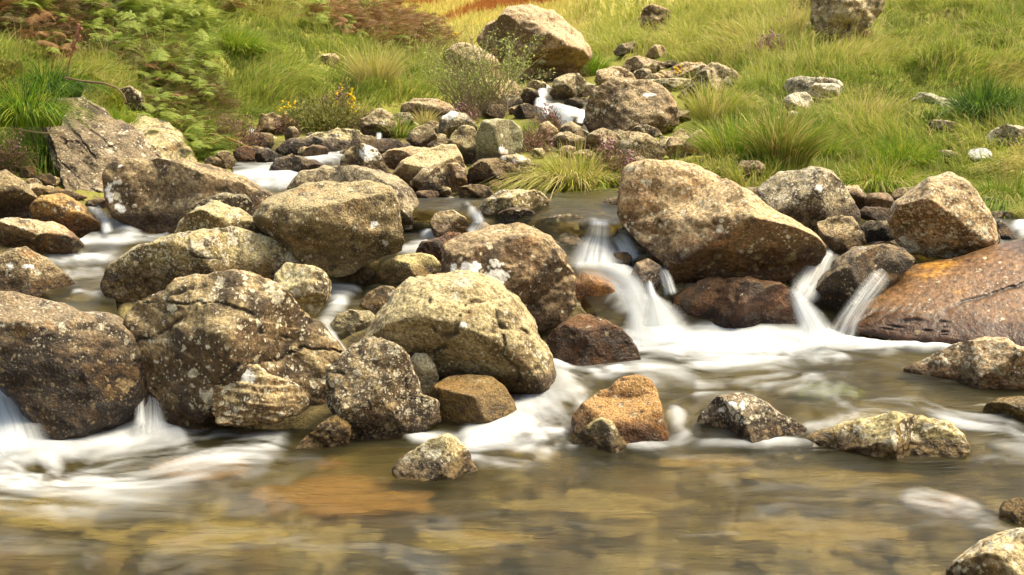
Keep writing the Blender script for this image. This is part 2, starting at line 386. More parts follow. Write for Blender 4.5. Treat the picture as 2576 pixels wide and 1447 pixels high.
    Wd = np.where(c > 0, np.maximum(Wn, Wd * (.22 if under is None else .10)), Wd)
    P = np.stack([X, Y, Wd], 1)
    so_ = np.array([seed * 3.1, seed * 1.7, seed * .9])
    Nn = np.stack([X / (W * W / 4 + 1e-6), Y / (H * H / 4 + 1e-6), (c * kk * T) / (T * T)], 1); Nn /= np.linalg.norm(Nn, axis=1)[:, None] + 1e-9
    q = P / size
    disp = fbm(q * 2.4 + so_, 4, seed) * .034 + fbm(q * 8 + so_, 3, seed + 5) * .013
    bil = np.abs(vnoise(q * 4.3 + so_ * 1.3, seed + 40)); bil2 = np.abs(vnoise(q * 9.5 + so_ * .7, seed + 41))
    disp = disp + (bil * .024 + bil2 * .012 - .010) * (.8 if rough > .7 else .4)
    cr = ridge(q * 2.2 + so_ + 5, 2, seed + 9)
    crk = sstep(.86, .97, cr) * (.35 + cracks)
    disp = disp - crk * .016
    if sub >= 6: disp = disp + fbm(P * 26 + so_, 3, seed + 3) * .0035 / size * .6
    if strata:
        sa = math.radians(strata[0]); cs = -math.sin(sa) * X + math.cos(sa) * Y + .25 * Wd
        u = cs / size * strata[1] * 1.5 + fbm(q * 1.6 + so_, 2, seed + 31) * .45
        fr = u - np.floor(u); amp = .5 + .5 * vnoise(np.stack([np.floor(u), q[:, 0] * 1.5, q[:, 2]], 1), seed)
        led = sstep(0, .75, fr) - sstep(.8, 1.0, fr)
        disp = disp + (led - .5) * .018 * amp * strata[2]
        crk = np.maximum(crk, (1 - np.abs(fr - .97) * 18).clip(0, 1) * amp * .9 * min(1, strata[2]))
    P = P + Nn * (disp * rough * size)[:, None]
    Wp = C + P[:, :1] * rt + P[:, 1:2] * upv - P[:, 2:3] * fw
    if group == 'rocks half sunk in the grass of the banks':
        Wp[:, 2] += .8 * float(hum(at(cx, by, dfront)[None], np.array([float(stream_m(cx, by))]), cx, by)[0])
    zw = float(at(cx, by, dfront)[2])
    wt = 1 - (Wp[:, 2] - zw) / max(wet * 2.2, 1e-3) if wet > 0 else np.zeros(len(P))
    wt = np.clip(wt, 0, 1) if wet > 0 else wt
    wh = np.zeros(len(P))
    px = cx + P[:, 0] / s; py = cy - P[:, 1] / s
    for (sx, sy, sw, sh) in spots:
        dd = np.sqrt(((px - sx) / sw) ** 2 + ((py - sy) / sh) ** 2) + fbm(P * (42 if sw < 25 else 20) + 3, 4, seed, .65) * .85
        wh = np.maximum(wh, (1 - sstep(.72, .95, dd)) * (c > -.1))
    for sw, pl in seams:        # long cracks, cut into the face
        dm_ = np.full(len(P), 99.0); qx_ = px + fbm(P * 18, 3, seed) * 7; qy_ = py + fbm(P * 18 + 7, 3, seed) * 7
        for (x0, y0), (x1, y1) in zip(pl[:-1], pl[1:]):
            dx, dy = x1 - x0, y1 - y0; tt = np.clip(((qx_ - x0) * dx + (qy_ - y0) * dy) / (dx * dx + dy * dy), 0, 1)
            dm_ = np.minimum(dm_, np.hypot(qx_ - x0 - tt * dx, qy_ - y0 - tt * dy) / sw)
        kk_ = (1 - sstep(.4, 1.3, dm_)) * (c > .05); crk = np.maximum(crk, kk_ * .95); Wp = Wp + fw * (kk_ * .012)[:, None]
    if lean:                    # the stone lies back along the slope behind it
        fr_ = np.clip((P[:, 1] - ysp[1]) / (ysp[0] - ysp[1]), -.1, 1.1)
        Wp = CAM + (Wp - CAM) * (1 + lean * fr_ / tc_)[:, None]
    org = np.array([C[0], C[1], min(zw, Wp[:, 2].min() + .02)])
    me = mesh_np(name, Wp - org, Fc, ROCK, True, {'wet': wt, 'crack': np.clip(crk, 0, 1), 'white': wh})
    p = PAL[pal]
    if parent is None:
        o = link(name, me, org, None, label, cat or name, group)
    else:
        o = link(name, me, org, parent); o.matrix_parent_inverse = Matrix.Translation(-Vector(parent.location))
        if label: o['label'] = label
    jit = r.uniform(.97, 1.03, 3) * r.uniform(.92, 1.16) * (1.1 if pal in ('grey', 'pink', 'olive', 'tan', 'brown') else 1.0)
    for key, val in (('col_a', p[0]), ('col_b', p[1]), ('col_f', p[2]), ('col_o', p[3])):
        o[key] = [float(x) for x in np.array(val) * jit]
    o['relief'] = float(min(1.0, .25 + .75 * rough)); o['grain'] = float(r.uniform(.6, 1.8)); o['seed'] = float(r.uniform(0, 60)); o['dark'] = p[4] if dark is None else dark; o['lichen'] = p[5] if lichen is None else lichen
    o['orange'] = p[6] if orange is None else orange; o['gloss'] = p[7] if gloss is None else gloss
    o['dark'] = float(o['dark']); o['lichen'] = float(o['lichen']); o['orange'] = float(o['orange']); o['gloss'] = float(o['gloss'])
    ROCKS.append(o); RBOX.append((x_.min(), x_.max(), y_.min(), y_.max()))
    return o
# ------------------------------------------------------------------ ground sheet, hills, water
STREAM = [  # outline of the wet ground, in picture positions; beyond the frame it runs on
 (-700, 470), (60, 520), (215, 495), (330, 520), (420, 560), (560, 480), (600, 440), (590, 400), (640, 350), (600, 335), (640, 315), (700, 360), (760, 370), (880, 345), (930, 330), (1000, 350), (1090, 345), (1130, 380), (1160, 470),
 (1260, 470), (1330, 490), (1480, 492), (1560, 480), (1560, 400), (1440, 390), (1330, 400), (1330, 310), (1270, 260), (1330, 200), (1440, 195), (1490, 240), (1480, 340), (1580, 400), (1600, 500), (1900, 520), (2140, 512), (2200, 505), (2480, 540), (2700, 535), (3600, 500),
 (4300, 700), (4300, 3700), (-1700, 3700), (-1700, 700)]
gx = np.concatenate([np.arange(-1600, -120, 40), np.arange(-120, 2700, 9), np.arange(2700, 4201, 40)]).astype(float)
gy = np.concatenate([np.arange(-400, -20, 20), np.arange(-20, 700, 6), np.arange(700, 1460, 9), np.arange(1460, 3601, 60)]).astype(float)
PX, PY = np.meshgrid(gx, gy)
WATERS = [
 [(-1700, 1000), (-60, 930), (0, 950), (80, 1050), (200, 1080), (330, 1050), (338, 900), (360, 860), (410, 960), (450, 1060), (800, 1080), (1060, 1040), (1280, 990), (1395, 900), (1590, 830), (1700, 780), (2110, 780), (2600, 850), (4300, 850), (4300, 3700), (-1700, 3700)],
 [(60, 720), (90, 640), (200, 600), (240, 560), (200, 505), (275, 495), (330, 575), (440, 590), (470, 640), (280, 700), (300, 780), (330, 830), (200, 800)],
 [(760, 840), (780, 760), (800, 690), (900, 640), (1000, 600), (1040, 500), (1190, 500), (1300, 480), (1560, 480), (1570, 560), (1500, 600), (1600, 650), (1700, 740), (1640, 880), (1500, 800), (1440, 700), (1300, 600), (1180, 560), (1120, 700), (1050, 730), (960, 790), (830, 850), (880, 960)],
 [(560, 500), (580, 400), (640, 340), (700, 380), (740, 395), (860, 380), (880, 395), (800, 440), (720, 490)],
 [(1340, 215), (1385, 215), (1470, 240), (1490, 320), (1440, 330), (1370, 300), (1350, 265)],
 [(1990, 740), (2040, 640), (2080, 560), (2150, 510), (2700, 530), (4300, 560), (4300, 640), (2500, 640), (2300, 650), (2180, 780), (2120, 860), (2040, 860)],
]
def soft_mask(poly, s=2.0):
    bx = np.arange(-1700, 4301, 10.0); byy = np.arange(-420, 3701, 10.0)
    BX, BY = np.meshgrid(bx, byy); m = blur(inpoly(BX, BY, poly).astype(float), s, s)
    def f(px, py):
        fx = np.clip((px - bx[0]) / 10, 0, len(bx) - 1.001); fy = np.clip((py - byy[0]) / 10, 0, len(byy) - 1.001)
        ix = fx.astype(int); iy = fy.astype(int); u = fx - ix; v = fy - iy
        return (1 - u) * ((1 - v) * m[iy, ix] + v * m[iy + 1, ix]) + u * ((1 - v) * m[iy, ix + 1] + v * m[iy + 1, ix + 1])
    return f
stream_m = soft_mask(STREAM, 1.2)
LEFT = [(-500, -330), (975, -330), (985, 20), (1020, 60), (1095, 110), (1165, 180), (1235, 240), (1230, 275), (1100, 262), (1000, 262), (920, 285), (770, 335), (700, 320), (645, 300), (620, 340), (560, 395), (500, 410), (430, 420), (300, 420), (160, 420), (160, 470), (60, 440), (-20, 420), (-60, 540), (-600, 560)]
RIGHT = [(1490, 150), (1470, 90), (1430, 50), (1330, 10), (1280, -330), (3300, -330), (3300, 500), (2700, 555), (2560, 550), (2500, 515), (2430, 505), (2330, 500), (2240, 480), (2130, 478), (2100, 450), (1930, 470), (1850, 480), (1780, 440), (1700, 425), (1680, 400), (1770, 380), (1750, 300), (1710, 250), (1760, 215), (1860, 220), (1880, 190), (1800, 160), (1700, 170), (1560, 150)]
TOP_MEADOW = [(940, -200), (1500, -200), (1500, 110), (1210, 120), (1130, 110), (1020, 55), (985, 20), (950, -10)]
ISLAND = [(1318, 470), (1330, 430), (1372, 398), (1450, 388), (1555, 402), (1572, 470), (1500, 482), (1400, 478)]
lm, rm, im = soft_mask(LEFT, 1.0), soft_mask(RIGHT, 1.0), soft_mask(ISLAND, .6)
BR1 = soft_mask([(1055, 66), (1130, 46), (1225, 5), (1240, -80), (1450, -80), (1442, 15), (1330, 30), (1200, 46), (1120, 66)], .8)
BR2 = soft_mask([(950, -80), (1135, -80), (1126, 12), (1080, 24), (1040, 22), (960, 10)], .8)
def far_bracken(px, py, g): return np.clip((np.maximum(BR1(px, py), BR2(px, py)) - .5) * 4 + fbm(g * .25, 3, 9) * .6 + .35, 0, 1)
_wm = [soft_mask(p, 1.0) for p in WATERS]
def water_m(px, py):
    r = 0
    for f in _wm: r = np.maximum(r, f(px, py))
    return r
sm = stream_m(PX, PY)
def hum(g, s, px, py):
    """hummocks of the turf, none on the wet ground"""
    k = np.clip(g[:, 1] / 8, .5, 4)
    return (1 - s) * np.clip(np.maximum(lm(px, py), rm(px, py)) * 2 - 1, 0, 1) * k * (fbm(g * 2.2, 3, 3) * .05 + np.abs(fbm(g * np.array([1.1, .8, 1.1]) + 5, 2, 13)) * .10)
def Gg(px, py):
    g = G(px, py)
    if g.ndim == 1:
        g[2] += hum(g[None], np.array([float(stream_m(px, py))]), px, py)[0]; return g
    g[:, 2] += hum(g, stream_m(px, py), px, py); return g
P = G(PX, PY).reshape(-1, 3); s_ = sm.ravel(); pxr, pyr = PX.ravel(), PY.ravel()
n1 = fbm(P * 2.2, 4, 3); n2 = fbm(P * 9, 3, 8)
front = sstep(1080, 1250, pyr)
wm_ = water_m(PX, PY).ravel()
depth = s_ * wm_ * (.07 + .05 * n1.clip(-.8, 1) + .12 * front)
dist = P[:, 1]
P2 = P.copy()
P2[:, 2] += -depth + hum(P, s_, pxr, pyr) + (1 - s_) * n2 * .012 + s_ * n2 * .015
# land colours: far bracken, meadow, peat, stream gravel
Hn = fbm(np.stack([pxr / 60, pyr / 22, pxr * 0], 1), 4, 41)
bracken = far_bracken(pxr, pyr, P) * (dist > 17)
idx = np.arange(len(gx) * len(gy)).reshape(len(gy), len(gx))
F_ = np.stack([idx[:-1, :-1], idx[1:, :-1], idx[1:, 1:], idx[:-1, 1:]], -1).reshape(-1, 4)
def ground_material():
    t = NT('peaty_ground'); g = t.node('NewGeometry'); v = g.outputs['Position']
    n = t.noise(v, 1.3, 6, .6).outputs['Fac']; f = t.noise(v, 14, 6, .7).outputs['Fac']; st = t.noise(v, 45, 4, .7).outputs['Fac']
    grass = t.mix(t.ramp(n, .35, .65), (.17, .19, .035), (.26, .25, .055))
    grass = t.mix(t.ramp(f, .52, .62), grass, (.11, .085, .035))
    far = t.attr('far').outputs['Fac']
    grass = t.mix(far, grass, t.mix(t.ramp(f, .35, .6), (.30, .30, .07), (.42, .36, .11)))
    grass = t.mix(t.attr('bracken').outputs['Fac'], grass, t.mix(t.ramp(f, .4, .62), (.20, .075, .02), (.36, .15, .045)))
    nb = t.noise(v, 2.6, 5, .6, .6).outputs['Fac']
    bed = t.mix(t.ramp(nb, .42, .62), (.035, .028, .018), (.30, .245, .095)); bed = t.mix(t.ramp(f, .45, .6), bed, (.17, .135, .06))
    vo = t.node('TexVoronoi', feature='F1', i_Vector=v, i_Scale=5.0)
    bed = t.mix(.25, bed, t.mix(vo.outputs['Color'], (.07, .055, .035), (.30, .23, .11)))
    c = t.mix(t.attr('bed').outputs['Fac'], grass, bed)
    c = t.mix(1., c, t.mix(st, (.6, .6, .6), (1.3, 1.3, 1.25)), 'MULTIPLY')
    b = t.node('BsdfPrincipled'); t.put(b.inputs['Base Color'], c); b.inputs['Roughness'].default_value = .95; b.inputs['Specular IOR Level'].default_value = .1
    bp = t.node('Bump', i_Height=t.math('ADD', f, t.math('MULTIPLY', st, .4))); bp.inputs['Distance'].default_value = .05; bp.inputs['Strength'].default_value = .8
    t.l.new(bp.outputs[0], b.inputs['Normal']); t.l.new(b.outputs[0], t.out.inputs[0]); return t.m
GM = ground_material()
link('ground', mesh_np('ground', P2, F_, GM, True, {'bed': s_, 'far': sstep(14, 26, dist), 'bracken': bracken}), kind='structure')
# the valley beyond and behind the camera, closing the horizon
ra = np.concatenate([[0], np.geomspace(3, 900, 40)]); aa = np.linspace(0, 2 * np.pi, 97)
RA, AA = np.meshgrid(ra, aa, indexing='ij')
hx, hy = np.sin(AA) * RA, np.cos(AA) * RA
hz = -.9 - sstep(0, 2, 2 - RA) * 0 + sstep(60, 700, RA) * (70 + 40 * np.sin(AA * 3 + 1)) * (1 - .93 * np.exp(-((((AA + np.pi) % (2 * np.pi)) - np.pi) / .5) ** 2) * (RA < 380)) + np.where(RA > 12, .02 * (RA - 12), 0) * (np.cos(AA) < .6)
hp = np.stack([hx, hy, hz], -1).reshape(-1, 3)
hi = np.arange(hp.shape[0]).reshape(len(ra), len(aa))
hf = np.stack([hi[:-1, :-1], hi[1:, :-1], hi[1:, 1:], hi[:-1, 1:]], -1).reshape(-1, 4)
link('hills', mesh_np('hills', hp, hf, GM, True, {'bed': np.zeros(len(hp)), 'far': np.ones(len(hp)) * .8, 'bracken': (fbm(hp / 60, 3, 2) > .1) * .7}), kind='structure')
# ------------------------------------------------------------------ boulders, from the front pool up the stream
FRONT = 'boulders standing in the front pools'
PILE = 'big boulders piled across the stream'
UP = 'rocks lining the upper stream'
BANK = 'rocks half sunk in the grass of the banks'
rock('wet purple-brown boulder with yellow lichen flecks at the left margin of the front pool', 'wet',
     [(-70, 765), (0, 724), (60, 728), (130, 745), (200, 788), (270, 800), (320, 838), (350, 895), (360, 960), (352, 1040), (290, 1082), (200, 1125), (130, 1120), (80, 1075), (40, 1010), (0, 965), (-70, 900)],
     base=1110, top=.72, facets=3, group=FRONT, thick=.9, lichen=.62, wet=.30, dark=.45, orange=.55, spots=[(270, 1180, 1, 1)], strata=(-28, 5, .25))
A2 = rock('largest layered boulder, cracked across its face with a jutting pale ledge low on its front', 'brown',
     [(326, 800), (350, 758), (400, 718), (460, 693), (560, 682), (640, 688), (700, 728), (760, 785), (820, 850), (872, 905), (885, 960), (850, 1020), (790, 1062), (700, 1085), (560, 1098), (480, 1095), (430, 1065), (390, 1000), (350, 905)],
     base=1093, top=.80, facets=5, strata=(-28, 7, .6), seams=[(3.5, [(345, 850), (400, 842), (470, 800)]), (3, [(620, 918), (700, 905), (760, 880), (860, 900)]), (3, [(440, 760), (560, 765), (640, 800)]), (3.5, [(535, 1010), (550, 960), (600, 915)])], group=PILE, thick=.95, planes_=[(1.0, -1.0, .05, -.22, 0), (.98, .42, .55, -.12, .05)], cracks=.8, lichen=.66, dark=.56, orange=.35, rough=1.15, seed=41)
rock(None, 'salmon', [(535, 1010), (560, 950), (600, 915), (650, 918), (700, 955), (750, 975), (772, 1010), (760, 1045), (700, 1062), (600, 1072), (545, 1062)],
     base=1093, strata=(-12, 6, 1.3), thick=.55, parent=A2, name='ledge', lichen=.8, orange=.7, push=-.06, spots=[(628, 942, 28, 22)], dark=.45, rough=1.2, wet=.03)
rock('broad hump-backed tan boulder peppered with fine lichen in the centre of the pile', 'tan',
     [(893, 880), (925, 825), (980, 752), (1028, 708), (1080, 690), (1190, 689), (1250, 708), (1310, 758), (1352, 830), (1382, 900), (1393, 960), (1388, 1002), (1300, 998), (1180, 1010), (1050, 1010), (940, 980)],
     base=1003, facets=1, group=PILE, thick=.85, lichen=.58, dark=.25, cracks=.9, seams=[(4, [(1260, 850), (1262, 890), (1290, 930), (1300, 960)])], seed=15, spots=[(1165, 820, 14, 9)], orange=.25)
rock('blocky speckled boulder of mixed fragments in front of the hump-backed one', 'brown',
     [(830, 930), (880, 878), (940, 851), (1000, 868), (1030, 898), (1050, 955), (1060, 1000), (1102, 1005), (1112, 1060), (1085, 1098), (990, 1115), (870, 1128), (852, 1060), (836, 1010)],
     base=1112, top=.78, facets=7, strata=(60, 8, .7), group=PILE, thick=.9, lichen=.9, dark=.55, cracks=.9, rough=1.4, seed=77)
rock('thin tilted slab of layered rock slipping into the water below the speckled boulder', 'yellow',
     [(735, 1132), (800, 1068), (850, 1045), (880, 1075), (880, 1120), (790, 1148)], base=1128, strata=(40, 6, 1.), group=FRONT, thick=.5, name='rock', wet=.2)
rock('smooth pale green-grey stone wedged against the hump-backed boulder', 'green',
     [(1028, 905), (1045, 887), (1072, 889), (1095, 918), (1104, 950), (1092, 990), (1060, 998), (1038, 960)], base=1010, group=PILE, thick=.8, name='stone', rough=.4, push=-.02, wet=0)
rock('smooth brown stone, blackened along its foot, beside the white chute', 'yellow',
     [(1075, 992), (1090, 965), (1130, 947), (1180, 942), (1235, 949), (1270, 975), (1292, 1010), (1306, 1045), (1270, 1062), (1200, 1078), (1130, 1085), (1095, 1050)],
     base=1064, top=.6, facets=2, group=FRONT, thick=.9, rough=.5, lichen=.15, name='stone', orange=.5, wet=.16, dark=.3)
rock('small pointed cream rock alone in the front pool', 'cream',
     [(985, 1180), (1030, 1140), (1080, 1105), (1120, 1091), (1150, 1103), (1180, 1140), (1204, 1190), (1190, 1235), (1140, 1240), (1060, 1230), (1000, 1210)],
     base=1205, facets=4, group=FRONT, thick=.9, name='rock', lichen=.9, dark=.5, wet=.05, seed=5)
rock('rounded purple-brown boulder with crusty white lichen, behind the hump-backed one', 'brown',
     [(1108, 690), (1120, 622), (1170, 585), (1240, 561), (1320, 569), (1380, 590), (1420, 640), (1447, 700), (1452, 770), (1420, 815), (1370, 840), (1250, 840), (1150, 800)],
     base=860, top=.75, facets=3, group=PILE, thick=.9, lichen=.42, dark=.5, spots=[(1190, 675, 42, 17), (1250, 700, 32, 18), (1247, 665, 17, 10)], seed=28, wet=.03)
rock('glossy black and amber boulder beside the foaming pool', 'rust',
     [(1372, 855), (1410, 815), (1460, 788), (1510, 798), (1560, 828), (1600, 870), (1617, 908), (1600, 940), (1520, 945), (1440, 935), (1385, 915)],
     base=922, top=.6, facets=3, group=FRONT, thick=.9, lichen=.4, dark=.5, gloss=1.0, wet=.15, orange=1.0)
rock('orange-brown rock with a sooty flank standing in the front cascade', 'orange',
     [(1440, 1050), (1470, 1010), (1500, 982), (1530, 972), (1560, 948), (1600, 943), (1632, 955), (1650, 990), (1668, 1050), (1690, 1115), (1640, 1135), (1500, 1135), (1450, 1090)],
     base=1112, facets=6, group=FRONT, thick=.9, dark=.38, wet=.07, cracks=.7, seed=12)
rock('small olive knob at the foot of the orange-brown rock', 'yellow',
     [(1437, 1118), (1468, 1075), (1508, 1051), (1540, 1060), (1560, 1090), (1582, 1120), (1570, 1155), (1500, 1160), (1450, 1150)],
     base=1135, facets=3, group=FRONT, thick=.9, name='rock', dark=.45, wet=.07)
rock('dark mossy rock with cream lichen streaks on its crown, between two front cascades', 'dark',
     [(1742, 1095), (1765, 1040), (1800, 1005), (1860, 989), (1910, 1003), (1960, 1035), (2010, 1060), (2038, 1085), (2020, 1125), (1900, 1135), (1800, 1130)],
     base=1107, facets=4, group=FRONT, thick=.9, lichen=1.0, wet=.05, orange=.7, gloss=.4, spots=[(1840, 1020, 16, 6), (1868, 1022, 6, 12), (1815, 1035, 9, 5)])
rock('long low yellow-cream rock lying at an angle in the front pool', 'yellow',
     [(2020, 1120), (2090, 1090), (2170, 1062), (2230, 1040), (2310, 1036), (2370, 1049), (2415, 1080), (2437, 1115), (2425, 1150), (2330, 1175), (2220, 1180), (2120, 1165), (2050, 1140)],
     base=1152, top=.7, facets=4, group=FRONT, thick=.85, lichen=.85, wet=.05, seed=61, strata=(25, 4, .4))
rock('salmon and cream rock sloping into the water beneath the big orange slab', 'salmon',
     [(2270, 945), (2330, 913), (2400, 873), (2450, 858), (2520, 851), (2580, 868), (2650, 900), (2660, 985), (2530, 1003), (2430, 995), (2320, 978)],
     base=978, top=.7, facets=4, group=FRONT, thick=.9, lichen=.85, dark=.45, wet=.06)
SL = rock('huge sloping orange-brown wet slab with a dark diagonal seam, under the perched boulder', 'slab',
     [(2070, 872), (2110, 842), (2150, 790), (2210, 740), (2290, 688), (2400, 658), (2500, 618), (2576, 596), (2720, 570), (2900, 640), (2920, 890), (2600, 890), (2300, 890), (2170, 880)],
     base=868, facets=0, group=PILE, thick=.34, dist=5.64, lean=.62, lichen=.3, orange=1.0, dark=.3, name='rock_slab', gloss=1.0, rough=.25, smooth=.25, seams=[(5, [(2260, 850), (2330, 815), (2400, 790), (2450, 765), (2520, 735), (2600, 700), (2700, 660)]), (3, [(2180, 830), (2240, 800), (2330, 790)]), (2.5, [(2395, 850), (2392, 800)]), (2.5, [(2350, 862), (2353, 815)])], strata=(24, 2.3, .5), wet=.10, n=3)
rock('perched pillow-shaped boulder spotted white and orange, overhanging the orange slab', 'salmon',
     [(2238, 562), (2250, 512), (2300, 480), (2330, 450), (2382, 439), (2422, 460), (2462, 502), (2490, 550), (2502, 600), (2482, 640), (2430, 653), (2370, 650), (2290, 640), (2248, 600)],
     base=655, top=.75, under=.33, facets=2, group=PILE, thick=1.0, lichen=.95, orange=.9, dark=.3, dist=6.35, seed=23, wet=0)
rock('wet dark brown rock with cream patches between the two right-hand falls', 'wet',
     [(2043, 755), (2070, 700), (2100, 660), (2140, 628), (2220, 611), (2275, 622), (2300, 650), (2265, 695), (2190, 755), (2135, 800), (2080, 800)],
     base=790, facets=5, group=PILE, thick=.9, lichen=.4, orange=.6, dark=.5, gloss=1.0, seed=34, wet=.1)
rock('biggest pinkish-tan boulder, sloping down to the right above the main fall', 'salmon',
     [(1560, 545), (1557, 480), (1568, 420), (1602, 408), (1730, 411), (1800, 440), (1880, 490), (1950, 530), (2010, 560), (2062, 592), (2082, 625), (2060, 665), (2010, 695), (1960, 720), (1880, 735), (1780, 740), (1720, 725), (1675, 670), (1615, 612), (1578, 580)],
     base=722, top=.6, facets=3, group=PILE, thick=.8, lichen=.62, dark=.28, orange=.35, wet=.16, seed=8, strata=(-38, 6, .5), dist=6.12)
rock('dark red-brown wet block between the two white falls under the biggest boulder', 'red',
     [(1688, 750), (1735, 722), (1800, 702), (1880, 698), (1962, 714), (2000, 740), (2014, 790), (2018, 840), (1900, 858), (1780, 850), (1712, 820)],
     base=836, facets=6, group=PILE, thick=.85, dark=.5, rough=1.3, seed=19, wet=.08, strata=(12, 5, .5))
rock('round-topped grey boulder blotched white and black, behind the biggest boulder', 'grey',
     [(1905, 480), (1960, 440), (2035, 420), (2090, 430), (2122, 460), (2152, 505), (2167, 545), (2150, 575), (2050, 600), (1950, 570)],
     base=570, top=.82, facets=3, group=PILE, thick=.9, lichen=1.0, dark=.6, spots=[(2058, 472, 9, 9)], dist=6.9)
rock('small brown rock with a gold lichen dot below the blotched grey boulder', 'olive',
     [(2055, 560), (2110, 541), (2142, 545), (2172, 580), (2182, 612), (2150, 645), (2100, 640), (2065, 600)], base=638, facets=3, group=UP, name='rock', lichen=.6, dark=.45, spots=[(2105, 603, 5, 5)])
rock('small round stone in the middle of the main fall with water running down its face', 'wet',
     [(1585, 692), (1600, 662), (1630, 650), (1660, 668), (1670, 702), (1645, 740), (1600, 742)], base=738, facets=1, group=UP, name='stone', rough=.5, gloss=1.)
rock('tiny dark stone peeping from the main fall beside the round one', 'dark', (1538, 634, 1592, 680), base=672, facets=1, group=UP, name='stone', rough=.6, gloss=1.)
rock('smooth rust-brown sloping rock washed by the main chute', 'rust',
     [(1430, 700), (1470, 672), (1530, 690), (1580, 750), (1600, 830), (1600, 880), (1540, 880), (1450, 830), (1425, 770)], base=850, facets=1, group=PILE, name='rock', rough=.4, gloss=.9, thick=.9, dist=6.15, lichen=.1, dark=.15, orange=.5)
rock('rough brown rock with a pale green spot at the lip of the upper pool', 'dark',
     [(1335, 572), (1360, 550), (1430, 536), (1475, 553), (1496, 595), (1482, 645), (1430, 665), (1380, 650)], base=655, facets=3, group=UP, name='rock', lichen=.6, spots=[(1403, 555, 9, 9)], dist=6.5)
rock('massive squared grey boulder with an orange streak and white dots, overhanging shadow', 'tan',
     [(645, 545), (670, 507), (720, 485), (780, 462), (840, 456), (930, 463), (985, 475), (1003, 505), (1013, 580), (1012, 640), (960, 652), (900, 672), (850, 694), (800, 690), (750, 655), (690, 600)],
     base=700, top=.72, under=.22, facets=2, group=PILE, thick=.95, lichen=.5, dark=.42, orange=.45, spots=[(936, 567, 9, 9), (965, 612, 10, 7)], seed=50, wet=0, dist=6.05, n=3)
rock('long dark-ended boulder lying right behind the squared grey one', 'grey',
     [(720, 480), (765, 430), (820, 409), (920, 428), (1000, 445), (1040, 480), (1060, 525), (1072, 560), (1060, 600), (980, 625), (880, 580), (790, 550)],
     base=612, top=.7, facets=3, group=PILE, thick=.9, lichen=.5, dark=.5, seed=90, dist=6.85, wet=.1)
rock('long dark back boulder with a cream-spotted nose beside the left channel', 'brown',
     [(268, 440), (285, 410), (330, 395), (400, 393), (460, 400), (540, 420), (620, 458), (690, 492), (715, 520), (640, 580), (520, 600), (440, 598), (350, 582), (290, 540), (270, 490)],
     base=590, top=.72, facets=3, group=PILE, thick=.85, lichen=.35, dark=.5, spots=[(284, 482, 10, 20), (300, 455, 10, 8), (305, 520, 14, 14), (313, 415, 5, 3)], seed=31, wet=.08)
rock('narrow dark stone lying on the shoulder of the long dark back boulder', 'dark',
     [(478, 520), (520, 497), (570, 484), (615, 491), (642, 520), (630, 550), (560, 545), (500, 545)], base=600, facets=3, group=PILE, name='stone', lichen=.7, dist=6.5, wet=0)
rock('low tan rock with white flecks tucked under the narrow dark stone', 'yellow',
     [(440, 595), (458, 553), (500, 522), (552, 510), (610, 527), (650, 558), (700, 600), (765, 645), (640, 660), (520, 640)],
     base=650, top=.8, facets=3, group=PILE, name='rock', dist=6.25, lichen=.8, dark=.35, wet=0)
rock('whale-backed tan boulder crusted with black and cream lichen above the left channel', 'yellow',
     [(267, 705), (285, 662), (350, 620), (430, 597), (520, 577), (600, 577), (660, 600), (720, 630), (762, 665), (740, 720), (640, 760), (450, 770), (320, 755), (275, 735)],
     base=748, top=.70, facets=4, group=PILE, thick=.85, lichen=.95, dark=.5, seed=71, cracks=.6, orange=.5, wet=.12, dist=5.85)
rock('cream-topped knob with a black underside jutting from the whale-backed boulder', 'cream',
     [(688, 735), (695, 690), (722, 662), (770, 668), (812, 680), (833, 712), (826, 752), (792, 796), (750, 780), (705, 760)],
     base=800, under=.45, facets=4, group=PILE, thick=1.0, name='rock', lichen=.9, dark=.5, dist=5.6, wet=0, seed=6)
rock('humped rock with orange edge and black spots by the shallow side pool', 'brown',
     [(-30, 690), (-5, 650), (30, 625), (70, 618), (108, 648), (150, 690), (205, 735), (180, 765), (90, 765), (0, 740)],
     base=742, facets=4, group=PILE, thick=.9, name='rock', lichen=.6, orange=.6, wet=.06, spots=[(32, 668, 9, 8), (78, 672, 12, 9)], dist=5.9)
rock('red-speckled rounded rock above the shallow side pool', 'pink',
     [(-50, 600), (0, 552), (70, 549), (140, 569), (188, 600), (210, 628), (150, 655), (60, 655), (-40, 650)], base=642, facets=2, group=PILE, name='rock', lichen=.75, dark=.55, orange=.7, thick=.9)
rock('rusty brown rock beside the small left waterfall', 'orange',
     [(80, 515), (110, 488), (160, 485), (215, 522), (250, 565), (250, 600), (170, 605), (90, 580)], base=594, facets=2, group=PILE, name='rock', lichen=.5, dark=.5)
rock('dull purple-grey boulder under the grassy bank at the left margin', 'brown',
     [(-60, 440), (20, 425), (60, 462), (92, 505), (95, 550), (40, 568), (-50, 560)], base=560, facets=2, group=PILE, lichen=.3, thick=.9)
rock('tiny cream rock end poking in at the left above the purple-brown boulder', 'cream', (-60, 692, 42, 760), base=735, facets=2, group=PILE, name='rock')
rock('smooth cream stone above the small left waterfall', 'cream',
     [(43, 490), (60, 465), (95, 461), (135, 478), (165, 500), (150, 515), (60, 515)], base=508, facets=2, group=UP, name='stone', rough=.5, thick=.9)
rock('flat cream-and-olive stone reaching over the left channel', 'yellow',
     [(112, 478), (145, 471), (190, 486), (222, 500), (170, 512), (120, 506)], base=506, facets=2, group=UP, name='stone', rough=.5)
rock('little grey stone under the leaning cliff slab', 'grey', (84, 437, 140, 474), base=472, facets=2, group=UP, name='stone')
rock('little brown stone in grass above the cream stones', 'pink', (48, 416, 92, 452), base=452, facets=2, group=UP, name='stone')
